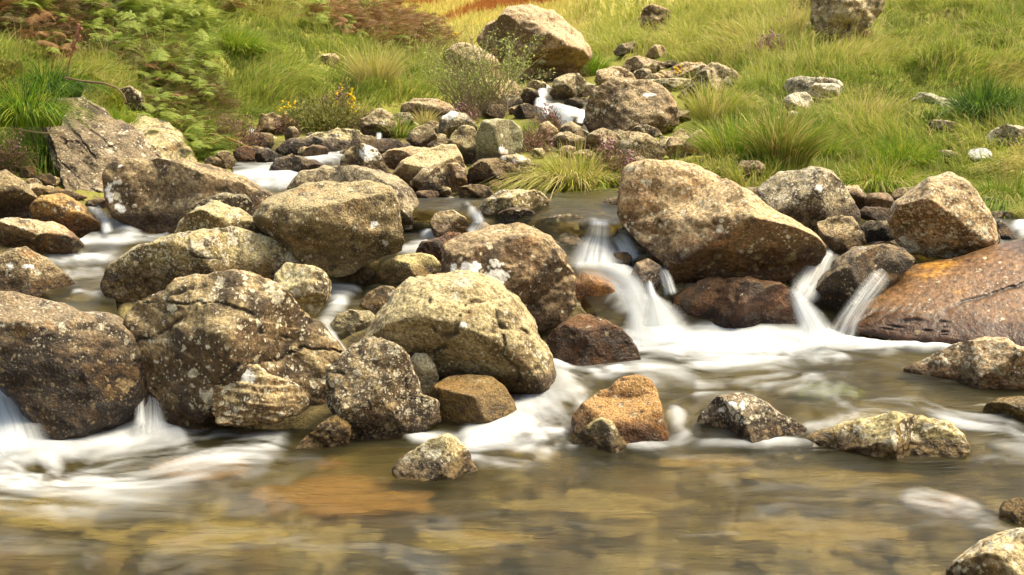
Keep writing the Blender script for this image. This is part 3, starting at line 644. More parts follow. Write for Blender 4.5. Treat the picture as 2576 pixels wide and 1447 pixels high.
rock('flat pale stone at the pool edge below the dark back boulder', 'olive', (215, 498, 285, 532), base=524, facets=1, group=UP, name='stone')
rock('tall leaning slab of grey-purple bedrock with ochre foot under the ferns', 'dark',
     [(98, 212), (140, 222), (190, 228), (250, 252), (305, 296), (350, 335), (400, 380), (430, 430), (400, 485), (300, 502), (165, 488), (150, 430), (140, 370), (118, 300)],
     base=486, facets=4, group=BANK, gloss=0, thick=.5, lean=.85, name='rock_slab', strata=(-42, 6, .8), seams=[(4, [(130, 260), (200, 340), (240, 400)]), (3, [(200, 300), (290, 380)])], lichen=.55, dark=.55, orange=.35, rough=2.0, seed=101, wet=0)
rock('twin-humped weathered rock leaning against the grey-purple slab', 'tan',
     [(268, 405), (318, 370), (318, 322), (355, 288), (395, 298), (425, 308), (455, 340), (480, 380), (492, 412), (420, 440), (300, 430)],
     base=430, top=.6, facets=4, group=BANK, name='rock', lean=.5, strata=(35, 5, .7), lichen=.55, dark=.4, wet=0, seed=103)
rock('pale rock tip breaking through moss and fern above the leaning slab', 'grey', [(302, 240), (330, 230), (355, 250), (368, 292), (320, 300)], base=300, facets=3, group=BANK, name='rock', wet=0)
# --- mid stream, left of centre
rock('pale cream stone at the foot of the dark wet ledge', 'cream', (511, 392, 558, 436), base=432, facets=3, group=UP, name='rock')
rock('cream rock with a black foot next to the stream edge', 'cream', (538, 380, 592, 428), base=424, facets=3, group=UP, name='rock')
rock('rusty stone with water sliding past it below the ferns', 'rust', (588, 366, 648, 412), base=408, facets=2, group=UP, name='stone')
rock('tan rock in the grass lip above the little side trickle', 'tan', (645, 284, 712, 340), base=338, facets=3, group=UP, name='rock')
rock('smooth olive-topped stone beside the little side trickle', 'olive', (626, 334, 692, 380), base=376, facets=1, group=UP, name='stone', lichen=.4)
rock('cream pebble below the purple heather sprig', 'cream', (715, 318, 752, 362), base=360, facets=2, group=UP, name='stone')
rock('black wet stone between two white water tongues', 'dark', (640, 374, 692, 416), base=412, facets=3, group=UP, name='stone', gloss=.9, lichen=.2)
rock('dark lichen-flecked rock splitting the white pool', 'dark',
     [(678, 425), (700, 398), (735, 388), (765, 398), (800, 408), (830, 420), (822, 440), (770, 445), (730, 455), (685, 448)], base=444, facets=4, group=UP, name='rock', lichen=.6, gloss=.5)
rock('pinkish stone above the rock that splits the white pool', 'pink', (762, 366, 828, 408), base=404, facets=2, group=UP, name='stone')
rock('long wet black ledge under the gorse bush', 'dark',
     [(690, 380), (720, 350), (780, 345), (860, 352), (930, 368), (940, 392), (860, 405), (760, 402)], base=398, facets=4, group=UP, name='rock', gloss=.8, strata=(-10, 4, .6), dist=8.9)
rock('cream-topped overhanging rock just below the gorse bush', 'cream',
     [(755, 345), (800, 333), (850, 322), (900, 328), (915, 345), (890, 372), (850, 388), (790, 380)], base=392, under=.5, facets=4, group=UP, name='rock', dark=.5, dist=9.1, rough=1.3)
rock('dark stone beside the overhanging cream rock', 'brown', (880, 338, 948, 390), base=390, facets=3, group=UP, name='stone', dark=.6)
rock('rounded rock carrying one big pure white lichen patch', 'olive',
     [(855, 425), (862, 390), (885, 368), (915, 362), (948, 378), (965, 410), (985, 440), (940, 452), (880, 442)], base=444, facets=3, group=UP, name='rock', spots=[(928, 386, 24, 20)], lichen=.5, dark=.4)
rock('long reddish-brown rock behind the pale slanted block', 'salmon',
     [(948, 400), (975, 378), (1030, 370), (1080, 374), (1100, 395), (1060, 430), (990, 440), (955, 430)], base=430, facets=3, group=UP, name='rock', orange=.9, dark=.35)
rock('dark wet rock under the tiny trickle fall', 'dark', (922, 350, 1022, 394), base=390, facets=3, group=UP, name='rock', gloss=.8, strata=(-8, 4, .5))
rock('pale slanted grey-green block with a flat flank', 'cream',
     [(985, 440), (1010, 405), (1060, 380), (1110, 365), (1145, 364), (1160, 390), (1172, 430), (1150, 470), (1090, 485), (1020, 470)],
     base=480, top=.75, facets=4, group=UP, name='rock', lichen=.5, rough=.8, dark=.12, orange=.35)
rock('dark-faced rock dotted with cream lichen in front of the pale slanted block', 'brown',
     [(1034, 455), (1062, 425), (1100, 417), (1120, 430), (1132, 470), (1120, 492), (1060, 488)], base=488, facets=3, group=UP, name='rock', lichen=.8, dark=.5)
rock('narrow upright stone wedged between dark-faced rock and brown hollow rock', 'pink',
     [(1118, 440), (1128, 412), (1150, 410), (1172, 425), (1175, 465), (1160, 486), (1132, 484)], base=486, facets=4, group=UP, name='stone', lichen=.6)
rock('brown rock with a deep shadowed hollow under its arched top', 'brown',
     [(1163, 460), (1180, 425), (1205, 402), (1250, 398), (1290, 410), (1312, 430), (1300, 455), (1250, 474), (1190, 480)], base=482, under=.5, facets=3, group=UP, name='rock', lichen=.4, dark=.3, orange=.5)
rock('flat grey rock bearing a long white patch left of the grass tussock', 'grey',
     [(1240, 420), (1262, 392), (1300, 386), (1335, 402), (1340, 435), (1300, 450), (1260, 445)], base=448, facets=2, group=UP, name='rock', spots=[(1310, 404, 17, 9), (1266, 397, 6, 4)])
rock('upright squared grey-green block standing like a headstone', 'green',
     [(1194, 400), (1197, 345), (1214, 303), (1250, 300), (1290, 304), (1310, 322), (1316, 350), (1310, 395), (1290, 420), (1220, 425)],
     base=420, facets=2, top=.9, group=UP, name='rock', thick=.7, spots=[(1261, 380, 13, 11)], rough=.6, n=3.2, lichen=.3, orange=.25)
rock('tan rock with a sharp faceted ridge beside the headstone block', 'tan',
     [(1118, 372), (1140, 338), (1162, 316), (1190, 322), (1205, 340), (1202, 410), (1180, 420), (1140, 405)], base=415, facets=6, top=.7, group=UP, name='rock', lichen=.3, orange=.5)
rock('white-crusted rock with pink heather lying over it', 'white',
     [(1098, 340), (1108, 298), (1135, 281), (1170, 288), (1200, 318), (1202, 350), (1160, 360), (1110, 360)], base=356, facets=3, group=UP, name='rock', dark=.5, spots=[(1135, 290, 22, 9), (1120, 335, 9, 8)])
rock('rounded tan rock with a white rim in front of a grass tuft', 'tan',
     [(1022, 352), (1042, 322), (1070, 312), (1088, 318), (1102, 350), (1095, 374), (1040, 370)], base=372, facets=3, group=UP, name='rock', lichen=.6)
rock('low domed stone behind the pale slanted block', 'olive', (1074, 352, 1132, 388), base=380, facets=2, group=UP, name='stone')
rock('long pinkish flat-topped rock below the sapling', 'pink',
     [(1006, 285), (1012, 262), (1045, 248), (1100, 250), (1140, 268), (1155, 290), (1110, 308), (1040, 305)], base=306, top=.6, facets=3, group=UP, name='rock', lichen=.4)
rock('craggy broken rock above the tiny trickle fall', 'tan',
     [(908, 300), (930, 288), (960, 275), (985, 285), (1000, 320), (990, 345), (940, 352), (912, 335)], base=348, facets=7, rough=1.7, group=UP, name='rock', lichen=.8, dark=.5, strata=(70, 5, .8))
rock('mottled rock touching the craggy broken one', 'grey', (974, 280, 1046, 340), base=338, facets=5, rough=1.3, group=UP, name='rock', lichen=.9, spots=[(1000, 312, 8, 8)])
rock('small cream rock behind the gorse bush beside straw grass', 'cream', (870, 302, 900, 340), base=338, facets=3, group=UP, name='stone')
rock('low flat pale stone on the ledge of the middle pool', 'cream', (1044, 478, 1108, 502), base=500, facets=1, group=UP, name='stone', thick=1.1)
rock('long yellow-lichened ledge at the waterline of the middle pool', 'yellow',
     [(1040, 505), (1075, 490), (1140, 488), (1200, 490), (1228, 500), (1215, 518), (1150, 524), (1070, 522)], base=516, facets=2, group=UP, name='rock', strata=(0, 3, .8), lichen=1.0, dist=7.3)
rock('small round cream cobble under the dark-faced rock', 'cream', (1026, 454, 1060, 486), base=484, facets=1, group=UP, name='stone')
rock('brown low rock between the hollow rock and the ledge', 'tan', (1146, 464, 1240, 508), base=500, facets=3, group=UP, name='rock', lichen=.7)
rock('small cream cobble leaning against the grass tussock', 'cream', (1262, 440, 1298, 478), base=476, facets=1, group=UP, name='stone')
rock('small pinkish cobble at the corner of the hollow rock', 'pink', (1228, 452, 1266, 486), base=484, facets=2, group=UP, name='stone')
rock('gold and brown rock with a rounded right end on the middle pool', 'yellow',
     [(1196, 545), (1215, 505), (1260, 480), (1320, 475), (1362, 480), (1386, 505), (1380, 528), (1330, 540), (1270, 562), (1220, 560)],
     base=556, top=.7, facets=3, group=UP, name='rock', lichen=.8, dark=.5, orange=.5, dist=6.75, wet=.04)
rock('black undercut stone edge below the gold and brown rock', 'dark', (1250, 522, 1352, 570), base=566, facets=3, group=UP, name='rock', gloss=.7, dist=6.65, thick=.8)
rock('yellow-brown stone with water sheeting over it behind the rounded boulder', 'yellow',
     [(1078, 560), (1095, 535), (1140, 528), (1172, 548), (1180, 585), (1150, 605), (1095, 600)], base=600, facets=2, group=UP, name='stone', gloss=.8, dark=.45, rough=.6)
rock('wet dark red rock behind the rounded purple-brown boulder', 'red',
     [(1048, 635), (1065, 608), (1105, 598), (1130, 582), (1158, 590), (1165, 630), (1140, 672), (1080, 665)], base=662, facets=5, group=UP, name='rock', gloss=.9, lichen=.05)
rock('lens-shaped olive stone with black dots resting on the channel', 'yellow',
     [(947, 690), (960, 660), (1000, 642), (1060, 636), (1092, 645), (1110, 668), (1098, 690), (1040, 706), (975, 716), (955, 712)], base=708, facets=3, top=.6, group=UP, name='stone', rough=.6, lichen=.3, dark=.2, wet=.06)
rock('small wet grey stone in shadow of the squared boulder', 'grey', (874, 670, 946, 722), base=712, facets=3, group=UP, name='stone', gloss=.9)
rock('olive rock with a cream patch in the inner channel', 'yellow',
     [(905, 765), (925, 738), (960, 720), (990, 722), (1015, 742), (1005, 790), (940, 795)], base=778, facets=3, group=UP, name='rock', dark=.45, spots=[(990, 737, 10, 7)], wet=.07)
rock('mossy yellow-green stone beside the narrow inner chute', 'olive',
     [(832, 815), (850, 788), (885, 779), (930, 782), (950, 800), (940, 860), (905, 900), (870, 880), (845, 850)], base=880, facets=3, group=UP, name='stone', lichen=.6, gloss=.5, wet=.06, dist=5.7)
# --- far middle
BB = rock('biggest background boulder, house-shaped with a dark overhanging base', 'pink',
     [(1198, 102), (1225, 62), (1278, 28), (1330, 22), (1390, 36), (1440, 78), (1482, 118), (1490, 140), (1470, 168), (1430, 192), (1375, 206), (1315, 200), (1265, 168), (1225, 140)],
     base=206, top=.70, under=.52, facets=3, group=BANK, thick=.9, lichen=.35, dark=.3, rough=1.2, strata=(-18, 4, .45), seed=202, spots=[(1365, 155, 8, 7), (1262, 86, 1, 1)], wet=0, cracks=.6)
rock('leaning pink boulder half hidden behind the leafy sapling', 'pink',
     [(1117, 130), (1140, 108), (1168, 100), (1205, 115), (1245, 138), (1275, 165), (1290, 205), (1240, 235), (1160, 225), (1125, 180)], base=232, facets=5, group=BANK, lichen=.4, dark=.2, rough=1.2, wet=0, seed=207)
rock('sloping rock running down from the pink boulder to the cascade', 'pink', [(1170, 230), (1220, 200), (1290, 205), (1330, 245), (1300, 275), (1200, 275)], base=270, facets=4, group=UP, name='rock', wet=0)
rock('small brown rock nearly lost in the left bank grass', 'tan', (800, 138, 856, 172), base=172, facets=3, group=BANK, name='rock', wet=0)
rock('angular dark-edged rock on the slope right of the biggest background boulder', 'grey', [(1543, 138), (1560, 122), (1600, 114), (1606, 132), (1580, 146), (1550, 150)], base=150, facets=6, group=BANK, name='rock', strata=(15, 4, 1), wet=0)
rock('peaked pink rock on the slope behind the long flat ones', 'pink', [(1622, 152), (1645, 124), (1668, 126), (1682, 145), (1675, 156), (1630, 158)], base=158, facets=5, group=BANK, name='rock', wet=0, dark=.2)
rock('long low pale outcrop on the grassy slope', 'pink', [(1562, 172), (1578, 148), (1605, 140), (1640, 152), (1685, 160), (1690, 172), (1620, 182)], base=180, facets=3, group=BANK, name='rock', wet=0, dark=.1)
rock('wedge of rock running down right of the overhang', 'olive', [(1470, 152), (1500, 152), (1545, 172), (1560, 184), (1500, 186), (1470, 175)], base=186, facets=2, group=BANK, name='rock', wet=0)
rock('broad pale rock above the strata boulder', 'pink', [(1494, 205), (1505, 180), (1545, 168), (1580, 178), (1606, 205), (1590, 220), (1510, 220)], base=218, facets=5, group=UP, name='rock', wet=0)
rock('rounded grey rock with straw grass before it', 'grey', (1596, 172, 1642, 210), base=208, facets=2, group=UP, name='rock', wet=0)
rock('small stone between the rounded grey rock and the long slab', 'tan', (1634, 184, 1672, 214), base=213, facets=3, group=UP, name='stone', wet=0)
rock('pale rock with flat ridge top behind the yellow flowers', 'pink', [(1672, 195), (1690, 168), (1720, 157), (1765, 158), (1785, 172), (1760, 200), (1700, 212)], base=210, facets=3, group=BANK, name='rock', wet=0, dark=.15)
rock('round little rock left of the flat ridge rock', 'pink', (1652, 176, 1690, 202), base=202, facets=2, group=BANK, name='stone', wet=0)
rock('grey slab tilted up to the right with diagonal grain', 'grey',
     [(1700, 255), (1722, 225), (1760, 190), (1790, 167), (1820, 175), (1852, 190), (1858, 215), (1800, 250), (1740, 275)], base=272, facets=3, group=BANK, name='rock_slab', strata=(42, 6, 1.0), wet=0, dark=.3, thick=.6)
rock('long flat grey rock with a pointed end above the strata boulder', 'grey', [(1620, 212), (1650, 200), (1700, 196), (1742, 198), (1730, 218), (1690, 235), (1640, 235)], base=234, facets=3, group=UP, name='rock', strata=(8, 3, .8), wet=0)
rock('ochre rock at the edge of the right-hand grass', 'orange', (1842, 188, 1896, 224), base=222, facets=4, group=BANK, name='rock', wet=0, lichen=.8)
rock('massive brown boulder with splitting strata beside the upper cascade', 'brown',
     [(1470, 310), (1474, 260), (1490, 222), (1540, 203), (1600, 203), (1650, 215), (1685, 240), (1702, 275), (1705, 315), (1665, 342), (1560, 348), (1490, 345)],
     base=345, top=.74, facets=4, group=UP, thick=.85, strata=(-22, 6, 1.25), lichen=.5, dark=.4, rough=1.3, seed=303, wet=0, cracks=.6, spots=[(1628, 240, 16, 5)], orange=.4)
rock('bright-topped rock leaning over the upper cascade', 'grey', [(1382, 235), (1395, 200), (1430, 186), (1455, 183), (1475, 205), (1468, 230), (1430, 250), (1395, 255)], base=256, top=.7, facets=3, group=UP, name='rock', wet=.05, dark=.35)
rock('flat white-crusted shelf rock right of the upper cascade', 'white', (1420, 208, 1500, 246), base=244, facets=3, group=UP, name='rock', dark=.5)
rock('small dark stone between two threads of the upper cascade', 'dark', (1416, 248, 1472, 276), base=275, facets=2, group=UP, name='stone', lichen=.6, gloss=.5)
rock('round wet stone in the foot of the upper cascade', 'dark', (1374, 284, 1412, 312), base=310, facets=1, group=UP, name='stone', gloss=.9, lichen=.1)
rock('brown cube-like rock left of the upper cascade', 'brown', (1306, 222, 1360, 264), base=262, facets=4, group=UP, name='rock')
rock('pale cap stone above the upper cascade', 'tan', (1326, 202, 1378, 230), base=228, facets=3, group=UP, name='stone', wet=0)
rock('dark knobbly rock below the sapling branches', 'dark', (1258, 238, 1318, 280), base=278, facets=4, group=UP, name='rock', lichen=.6, spots=[(1276, 247, 6, 5)])
rock('blackish rock touching the white water on its left', 'dark', (1290, 262, 1348, 302), base=300, facets=4, group=UP, name='rock', lichen=.4)
rock('grey-brown rock under the leafy sapling foot', 'brown', (1216, 262, 1274, 302), base=300, facets=4, group=UP, name='rock', lichen=.5)
rock('heather-topped rock below the upper cascade', 'pink', [(1350, 345), (1358, 312), (1378, 303), (1402, 322), (1412, 350), (1390, 365), (1362, 362)], base=362, facets=3, group=UP, name='rock', wet=0)
rock('dome-shaped grey rock at the pool below the upper cascade', 'grey', [(1400, 345), (1412, 318), (1438, 306), (1460, 320), (1474, 350), (1450, 362), (1415, 360)], base=358, facets=3, group=UP, name='rock')
rock('broad faceted tan rock in front of the dome-shaped one', 'tan', [(1386, 365), (1402, 338), (1430, 330), (1462, 345), (1492, 362), (1478, 382), (1420, 386)], base=384, facets=5, group=UP, name='rock')
rock('wide cracked rock with an orange stain below the strata boulder', 'pink', [(1462, 370), (1480, 340), (1515, 322), (1545, 332), (1568, 356), (1562, 388), (1510, 398), (1470, 390)], base=394, facets=6, group=UP, name='rock', orange=.8, cracks=.8)
rock('rounded olive-grey boulder speckled white at its foot, behind the biggest boulder', 'olive',
     [(1558, 390), (1562, 355), (1590, 335), (1625, 337), (1655, 355), (1675, 385), (1660, 415), (1600, 420), (1568, 412)], base=414, top=.75, facets=3, group=UP, name='rock', lichen=.6, wet=0)
rock('peaked stone sitting on the rounded olive-grey boulder', 'grey', [(1578, 338), (1598, 318), (1625, 314), (1655, 325), (1668, 342), (1630, 352), (1590, 350)], base=350, facets=4, group=UP, name='rock', wet=0)
rock('flat cream stone left of the peaked stone', 'cream', (1540, 330, 1592, 352), base=350, facets=1, group=UP, name='stone', wet=0)
rock('grey rock sunk in grass right of the rounded olive-grey boulder', 'pink', [(1668, 385), (1685, 345), (1710, 325), (1732, 332), (1745, 365), (1740, 400), (1690, 402)], base=400, facets=4, group=BANK, name='rock', wet=0)
rock('pinkish pointed rock fading into the tall grass', 'pink', [(1722, 385), (1735, 345), (1760, 328), (1775, 350), (1778, 390), (1745, 400)], base=398, facets=4, group=BANK, name='rock', wet=0)
rock('small pale stone between tussock and headstone block', 'cream', (1335, 372, 1372, 402), base=400, facets=2, group=UP, name='stone', wet=0)
rock('flat stone buried in the tussock top', 'cream', (1440, 376, 1502, 402), base=400, facets=2, group=UP, name='stone', wet=0)
rock('cube of cream and ochre stone in the right bank grass', 'yellow', (1720, 253, 1762, 284), base=284, facets=4, group=BANK, name='stone', wet=0)
rock('split stone with a black cavity below the cream and ochre cube', 'yellow', (1696, 276, 1742, 310), base=310, facets=4, under=.5, group=BANK, name='stone', wet=0)
rock('dark flat slab edge at the back of the middle pool', 'dark', [(1388, 492), (1410, 480), (1480, 484), (1530, 474), (1565, 482), (1560, 500), (1470, 505), (1400, 505)], base=500, facets=2, group=UP, name='rock', strata=(0, 3, 1), dist=7.35, lichen=.6)
rock('wet brown foot stone between pool and biggest boulder', 'olive', (1512, 498, 1572, 542), base=540, facets=2, group=UP, name='stone', dist=6.9, gloss=.4)
# --- right bank
rock('long white-patched boulder on the grassy slope', 'white', [(1970, 250), (1978, 228), (2010, 221), (2060, 224), (2105, 228), (2120, 245), (2118, 275), (2060, 285), (1985, 275)], base=280, facets=3, group=BANK, name='rock', wet=0, dark=.6, seed=404)
rock('white-faced rock leaning on the long white-patched boulder', 'white', (2030, 248, 2112, 288), base=294, facets=4, group=BANK, name='rock', wet=0, push=-.15)
rock('rounded grey-white rock in front of the long white-patched boulder', 'white', (1970, 259, 2046, 308), base=310, facets=2, group=BANK, name='rock', wet=0, dark=.35)
rock('tiny white stone tip in the grass under the white-patched group', 'white', (2118, 292, 2148, 312), base=312, facets=2, group=BANK, name='stone', wet=0)
rock('little pale stone half hidden by grass below the rounded grey-white rock', 'white', (1972, 306, 2014, 332), base=332, facets=2, group=BANK, name='stone', wet=0)
rock('jagged white ridge of rock in grass beside the dark tussock', 'white', [(2292, 288), (2312, 266), (2340, 270), (2380, 282), (2412, 286), (2410, 305), (2340, 305)], base=303, facets=5, group=BANK, name='rock', wet=0, strata=(-15, 3, 1))
rock('low grey rock under the jagged white ridge', 'grey', (2330, 322, 2408, 358), base=358, facets=4, group=BANK, name='rock', wet=0, dark=.55, strata=(0, 3, .8))
rock('tilted grey-white layered rock near the right margin', 'white', [(2480, 380), (2490, 350), (2525, 334), (2580, 336), (2640, 350), (2640, 385), (2540, 395)], base=390, facets=4, group=BANK, name='rock', wet=0, strata=(20, 4, .9), dark=.5)
rock('bright white rounded stone low in the right bank grass', 'white', (2432, 383, 2497, 420), base=418, facets=2, group=BANK, name='stone', wet=0, dark=.1, lichen=1.0, spots=[(2465, 398, 34, 22)])
rock('dull arched stone beside the bright white one', 'grey', (2350, 376, 2420, 408), base=410, facets=2, group=BANK, name='stone', wet=0)
rock('pink-white crag with purple heather beside it at the top of the slope', 'cream',
     [(2040, 60), (2050, 10), (2060, -40), (2120, -60), (2200, -40), (2225, 0), (2205, 55), (2165, 95), (2120, 130), (2060, 122)], base=140, facets=7, rough=1.9, group=BANK, name='crag', wet=0, dark=.38, strata=(75, 5, .7), cracks=.7, seed=17)
rock('grey rock under grass at the foot of the pink-white crag', 'olive', (2008, 82, 2082, 118), base=118, facets=3, group=BANK, name='rock', wet=0)
rock('brown peaty hummock rock on the slope below the skyline', 'brown', (1608, 22, 1690, 96), base=98, facets=5, rough=1.8, group=BANK, name='rock', wet=0, lichen=.2, dark=.5)
rock('small peaty rock at the top edge of the slope', 'brown', (1862, -14, 1912, 24), base=26, facets=5, rough=1.6, group=BANK, name='rock', wet=0, lichen=.2)
rock('grey stone in the grass just above the biggest boulder', 'pink', (1852, 408, 1926, 450), base=452, facets=2, group=BANK, name='stone', wet=0)
rock('small speckled rock between the biggest and the blotched grey boulder', 'grey', (1868, 468, 1945, 520), base=520, facets=2, group=UP, name='rock', dist=7.3)
rock('smooth pink-grey rock right behind the blotched grey boulder', 'pink', [(2112, 500), (2125, 470), (2155, 466), (2190, 500), (2196, 525), (2140, 530)], base=525, facets=2, group=UP, name='rock', dist=7.4)
rock('smooth low cobble between blotched grey and perched boulders', 'pink', (2172, 485, 2252, 532), base=528, facets=2, group=UP, name='stone', dist=7.3, rough=.5)
rock('moss-stained flat rock touching the back of the perched boulder', 'yellow', (2240, 470, 2322, 518), base=520, facets=3, group=UP, name='rock', dist=7.5)
rock('dark wet flat rock in the channel behind the perched boulder', 'wet', (2160, 520, 2262, 560), base=556, facets=2, group=UP, name='rock', dist=7.0, gloss=1.)
rock('lumpy dark rock under the nose of the perched boulder', 'dark', (2162, 552, 2252, 618), base=616, facets=4, group=UP, name='rock', dist=6.75, lichen=.6)
rock('gold-edged stone at the head of the right-hand fall', 'orange', (2188, 608, 2262, 640), base=640, facets=2, group=UP, name='stone', dist=6.45)
rock('small speckled stone in grass right of the perched boulder', 'grey', (2458, 494, 2508, 528), base=528, facets=2, group=BANK, name='stone', wet=0)
rock('white-dotted flat stone where grass meets the right channel', 'white', (2490, 530, 2546, 556), base=554, facets=3, group=UP, name='stone', dark=.6)
rock('dark rock sliding under the right channel behind the perched boulder', 'wet', [(2488, 560), (2515, 552), (2545, 580), (2566, 608), (2530, 616), (2490, 610)], base=612, facets=3, group=UP, name='rock', dist=6.85)
rock('olive stone between perched boulder and dark sliding rock', 'olive', (2478, 585, 2518, 622), base=620, facets=2, group=UP, name='stone', dist=6.7)
# --- right edge and corner of the front pool
rock('small gold-lichened rock at the right margin of the front pool', 'yellow', (2514, 1252, 2640, 1335), base=1318, facets=3, group=FRONT, name='rock', lichen=.8)
rock('dull yellow hump washed over at the right margin above the long low rock', 'yellow', (2478, 1000, 2660, 1078), base=1050, facets=1, group=FRONT, name='rock', wet=.3, gloss=.5, rough=.6)
rock('large cream and salmon boulder cut off by the lower right corner', 'salmon',
     [(2385, 1462), (2420, 1420), (2470, 1385), (2530, 1352), (2600, 1325), (2700, 1310), (2800, 1400), (2800, 1560), (2550, 1600), (2400, 1560)], base=1560, facets=4, group=FRONT, lichen=.95, dark=.4, thick=.8, cracks=.7, seed=66)
rock('distant grey stony strip beyond the brow of the left bank', 'grey', (950, 20, 1052, 38), base=38, facets=5, rough=1.5, group=BANK, name='scree', wet=0, dark=.4)

# the pale tumble that climbs the gully: one look-alike after another
r9 = np.random.default_rng(99)
for (x0_, x1_, y0_, y1_, cnt_, lo_, hi_, pals_, where_) in [
 (930, 1240, 300, 400, 14, 24, 48, ('pink', 'cream', 'tan', 'grey'), 'in the tumble between the trickle fall and the headstone block'),
 (1380, 1700, 300, 410, 14, 24, 50, ('pink', 'cream', 'grey'), 'in the tumble below the massive brown strata boulder'),
 (1490, 1760, 158, 215, 12, 24, 46, ('pink', 'cream', 'white', 'grey'), 'on the slope above the massive brown strata boulder'),
 (640, 900, 320, 400, 9, 20, 40, ('dark', 'brown', 'tan'), 'at the back of the white left pool'),
 (1210, 1350, 215, 300, 9, 20, 40, ('brown', 'dark', 'pink'), 'left of the upper cascade'),
 (1060, 1300, 455, 500, 6, 20, 36, ('cream', 'tan', 'yellow'), 'along the back of the middle pool'),
 (0, 240, 425, 510, 6, 24, 50, ('cream', 'tan', 'pink'), 'below the leaning slab at the left')]:
    for k_ in range(cnt_):
        w9 = r9.uniform(lo_, hi_); cx9, cy9 = r9.uniform(x0_, x1_), r9.uniform(y0_, y1_); p9 = pals_[r9.integers(0, len(pals_))]
        col9 = {'pink': 'pale pinkish', 'cream': 'cream', 'tan': 'tan', 'grey': 'grey', 'white': 'whitish', 'dark': 'dark wet', 'brown': 'brown', 'yellow': 'yellowish'}[p9]
        rock(col9 + ' cobble ' + where_, p9, (cx9 - w9 / 2, cy9 - w9 * .42, cx9 + w9 / 2, cy9 + w9 * .3), base=cy9 + w9 * .25, facets=4, group='cobbles ' + where_, name='cobble', wet=.02, sub=4)
# ------------------------------------------------------------------ water
def water_material():
    t = NT('stream_water'); g = t.node('NewGeometry'); v = g.outputs['Position']
    foam = t.attr('foam').outputs['Fac']; al = t.attr('cover').outputs['Fac']
    st = t.node('VectorMath', operation='MULTIPLY', i_0=v, i_1=(1.6, 6.0, 3.0)).outputs[0]
    rip = t.noise(st, 2.2, 4, .55, .6).outputs['Fac']; rip2 = t.noise(st, 7, 3, .5, .4).outputs['Fac']
    bp = t.node('Bump', i_Height=t.math('ADD', rip, t.math('MULTIPLY', rip2, .25))); bp.inputs['Distance'].default_value = .035; bp.inputs['Strength'].default_value = .55
    tr = t.node('BsdfRefraction'); t.put(tr.inputs[0], (.82, .77, .53)); tr.inputs['IOR'].default_value = 1.2; tr.inputs['Roughness'].default_value = .30; t.l.new(bp.outputs[0], tr.inputs['Normal'])
    tp = t.node('BsdfTransparent'); t.put(tp.inputs[0], (.85, .80, .62)); trm = t.node('MixShader', i_0=.14); t.l.new(tr.outputs[0], trm.inputs[1]); t.l.new(tp.outputs[0], trm.inputs[2]); tr = trm
    mu = t.node('BsdfDiffuse'); t.put(mu.inputs[0], t.mix(t.ramp(rip, .35, .65), (.040, .038, .016), (.088, .082, .042)))
    body = t.node('MixShader', i_0=.20); t.l.new(tr.outputs[0], body.inputs[1]); t.l.new(mu.outputs[0], body.inputs[2])
    gl = t.node('BsdfGlossy'); gl.inputs['Roughness'].default_value = .22; t.l.new(bp.outputs[0], gl.inputs['Normal'])
    fr = t.node('Fresnel'); fr.inputs['IOR'].default_value = 1.33; t.l.new(bp.outputs[0], fr.inputs['Normal'])
    wat = t.node('MixShader'); t.put(wat.inputs[0], t.math('MULTIPLY', fr.outputs[0], .62)); t.l.new(body.outputs[0], wat.inputs[1]); t.l.new(gl.outputs[0], wat.inputs[2])
    wd = t.node('BsdfDiffuse'); t.put(wd.inputs[0], (.74, .77, .78))
    wt = t.node('BsdfTranslucent'); t.put(wt.inputs[0], (.70, .74, .76))
    wh = t.node('MixShader', i_0=.35); t.l.new(wd.outputs[0], wh.inputs[1]); t.l.new(wt.outputs[0], wh.inputs[2])
    m = t.node('MixShader'); t.put(m.inputs[0], foam); t.l.new(wat.outputs[0], m.inputs[1]); t.l.new(wh.outputs[0], m.inputs[2])
    cl = t.node('BsdfTransparent'); m2 = t.node('MixShader'); t.put(m2.inputs[0], al); t.l.new(cl.outputs[0], m2.inputs[1]); t.l.new(m.outputs[0], m2.inputs[2])
    t.l.new(m2.outputs[0], t.out.inputs[0]); return t.m
WM = water_material()
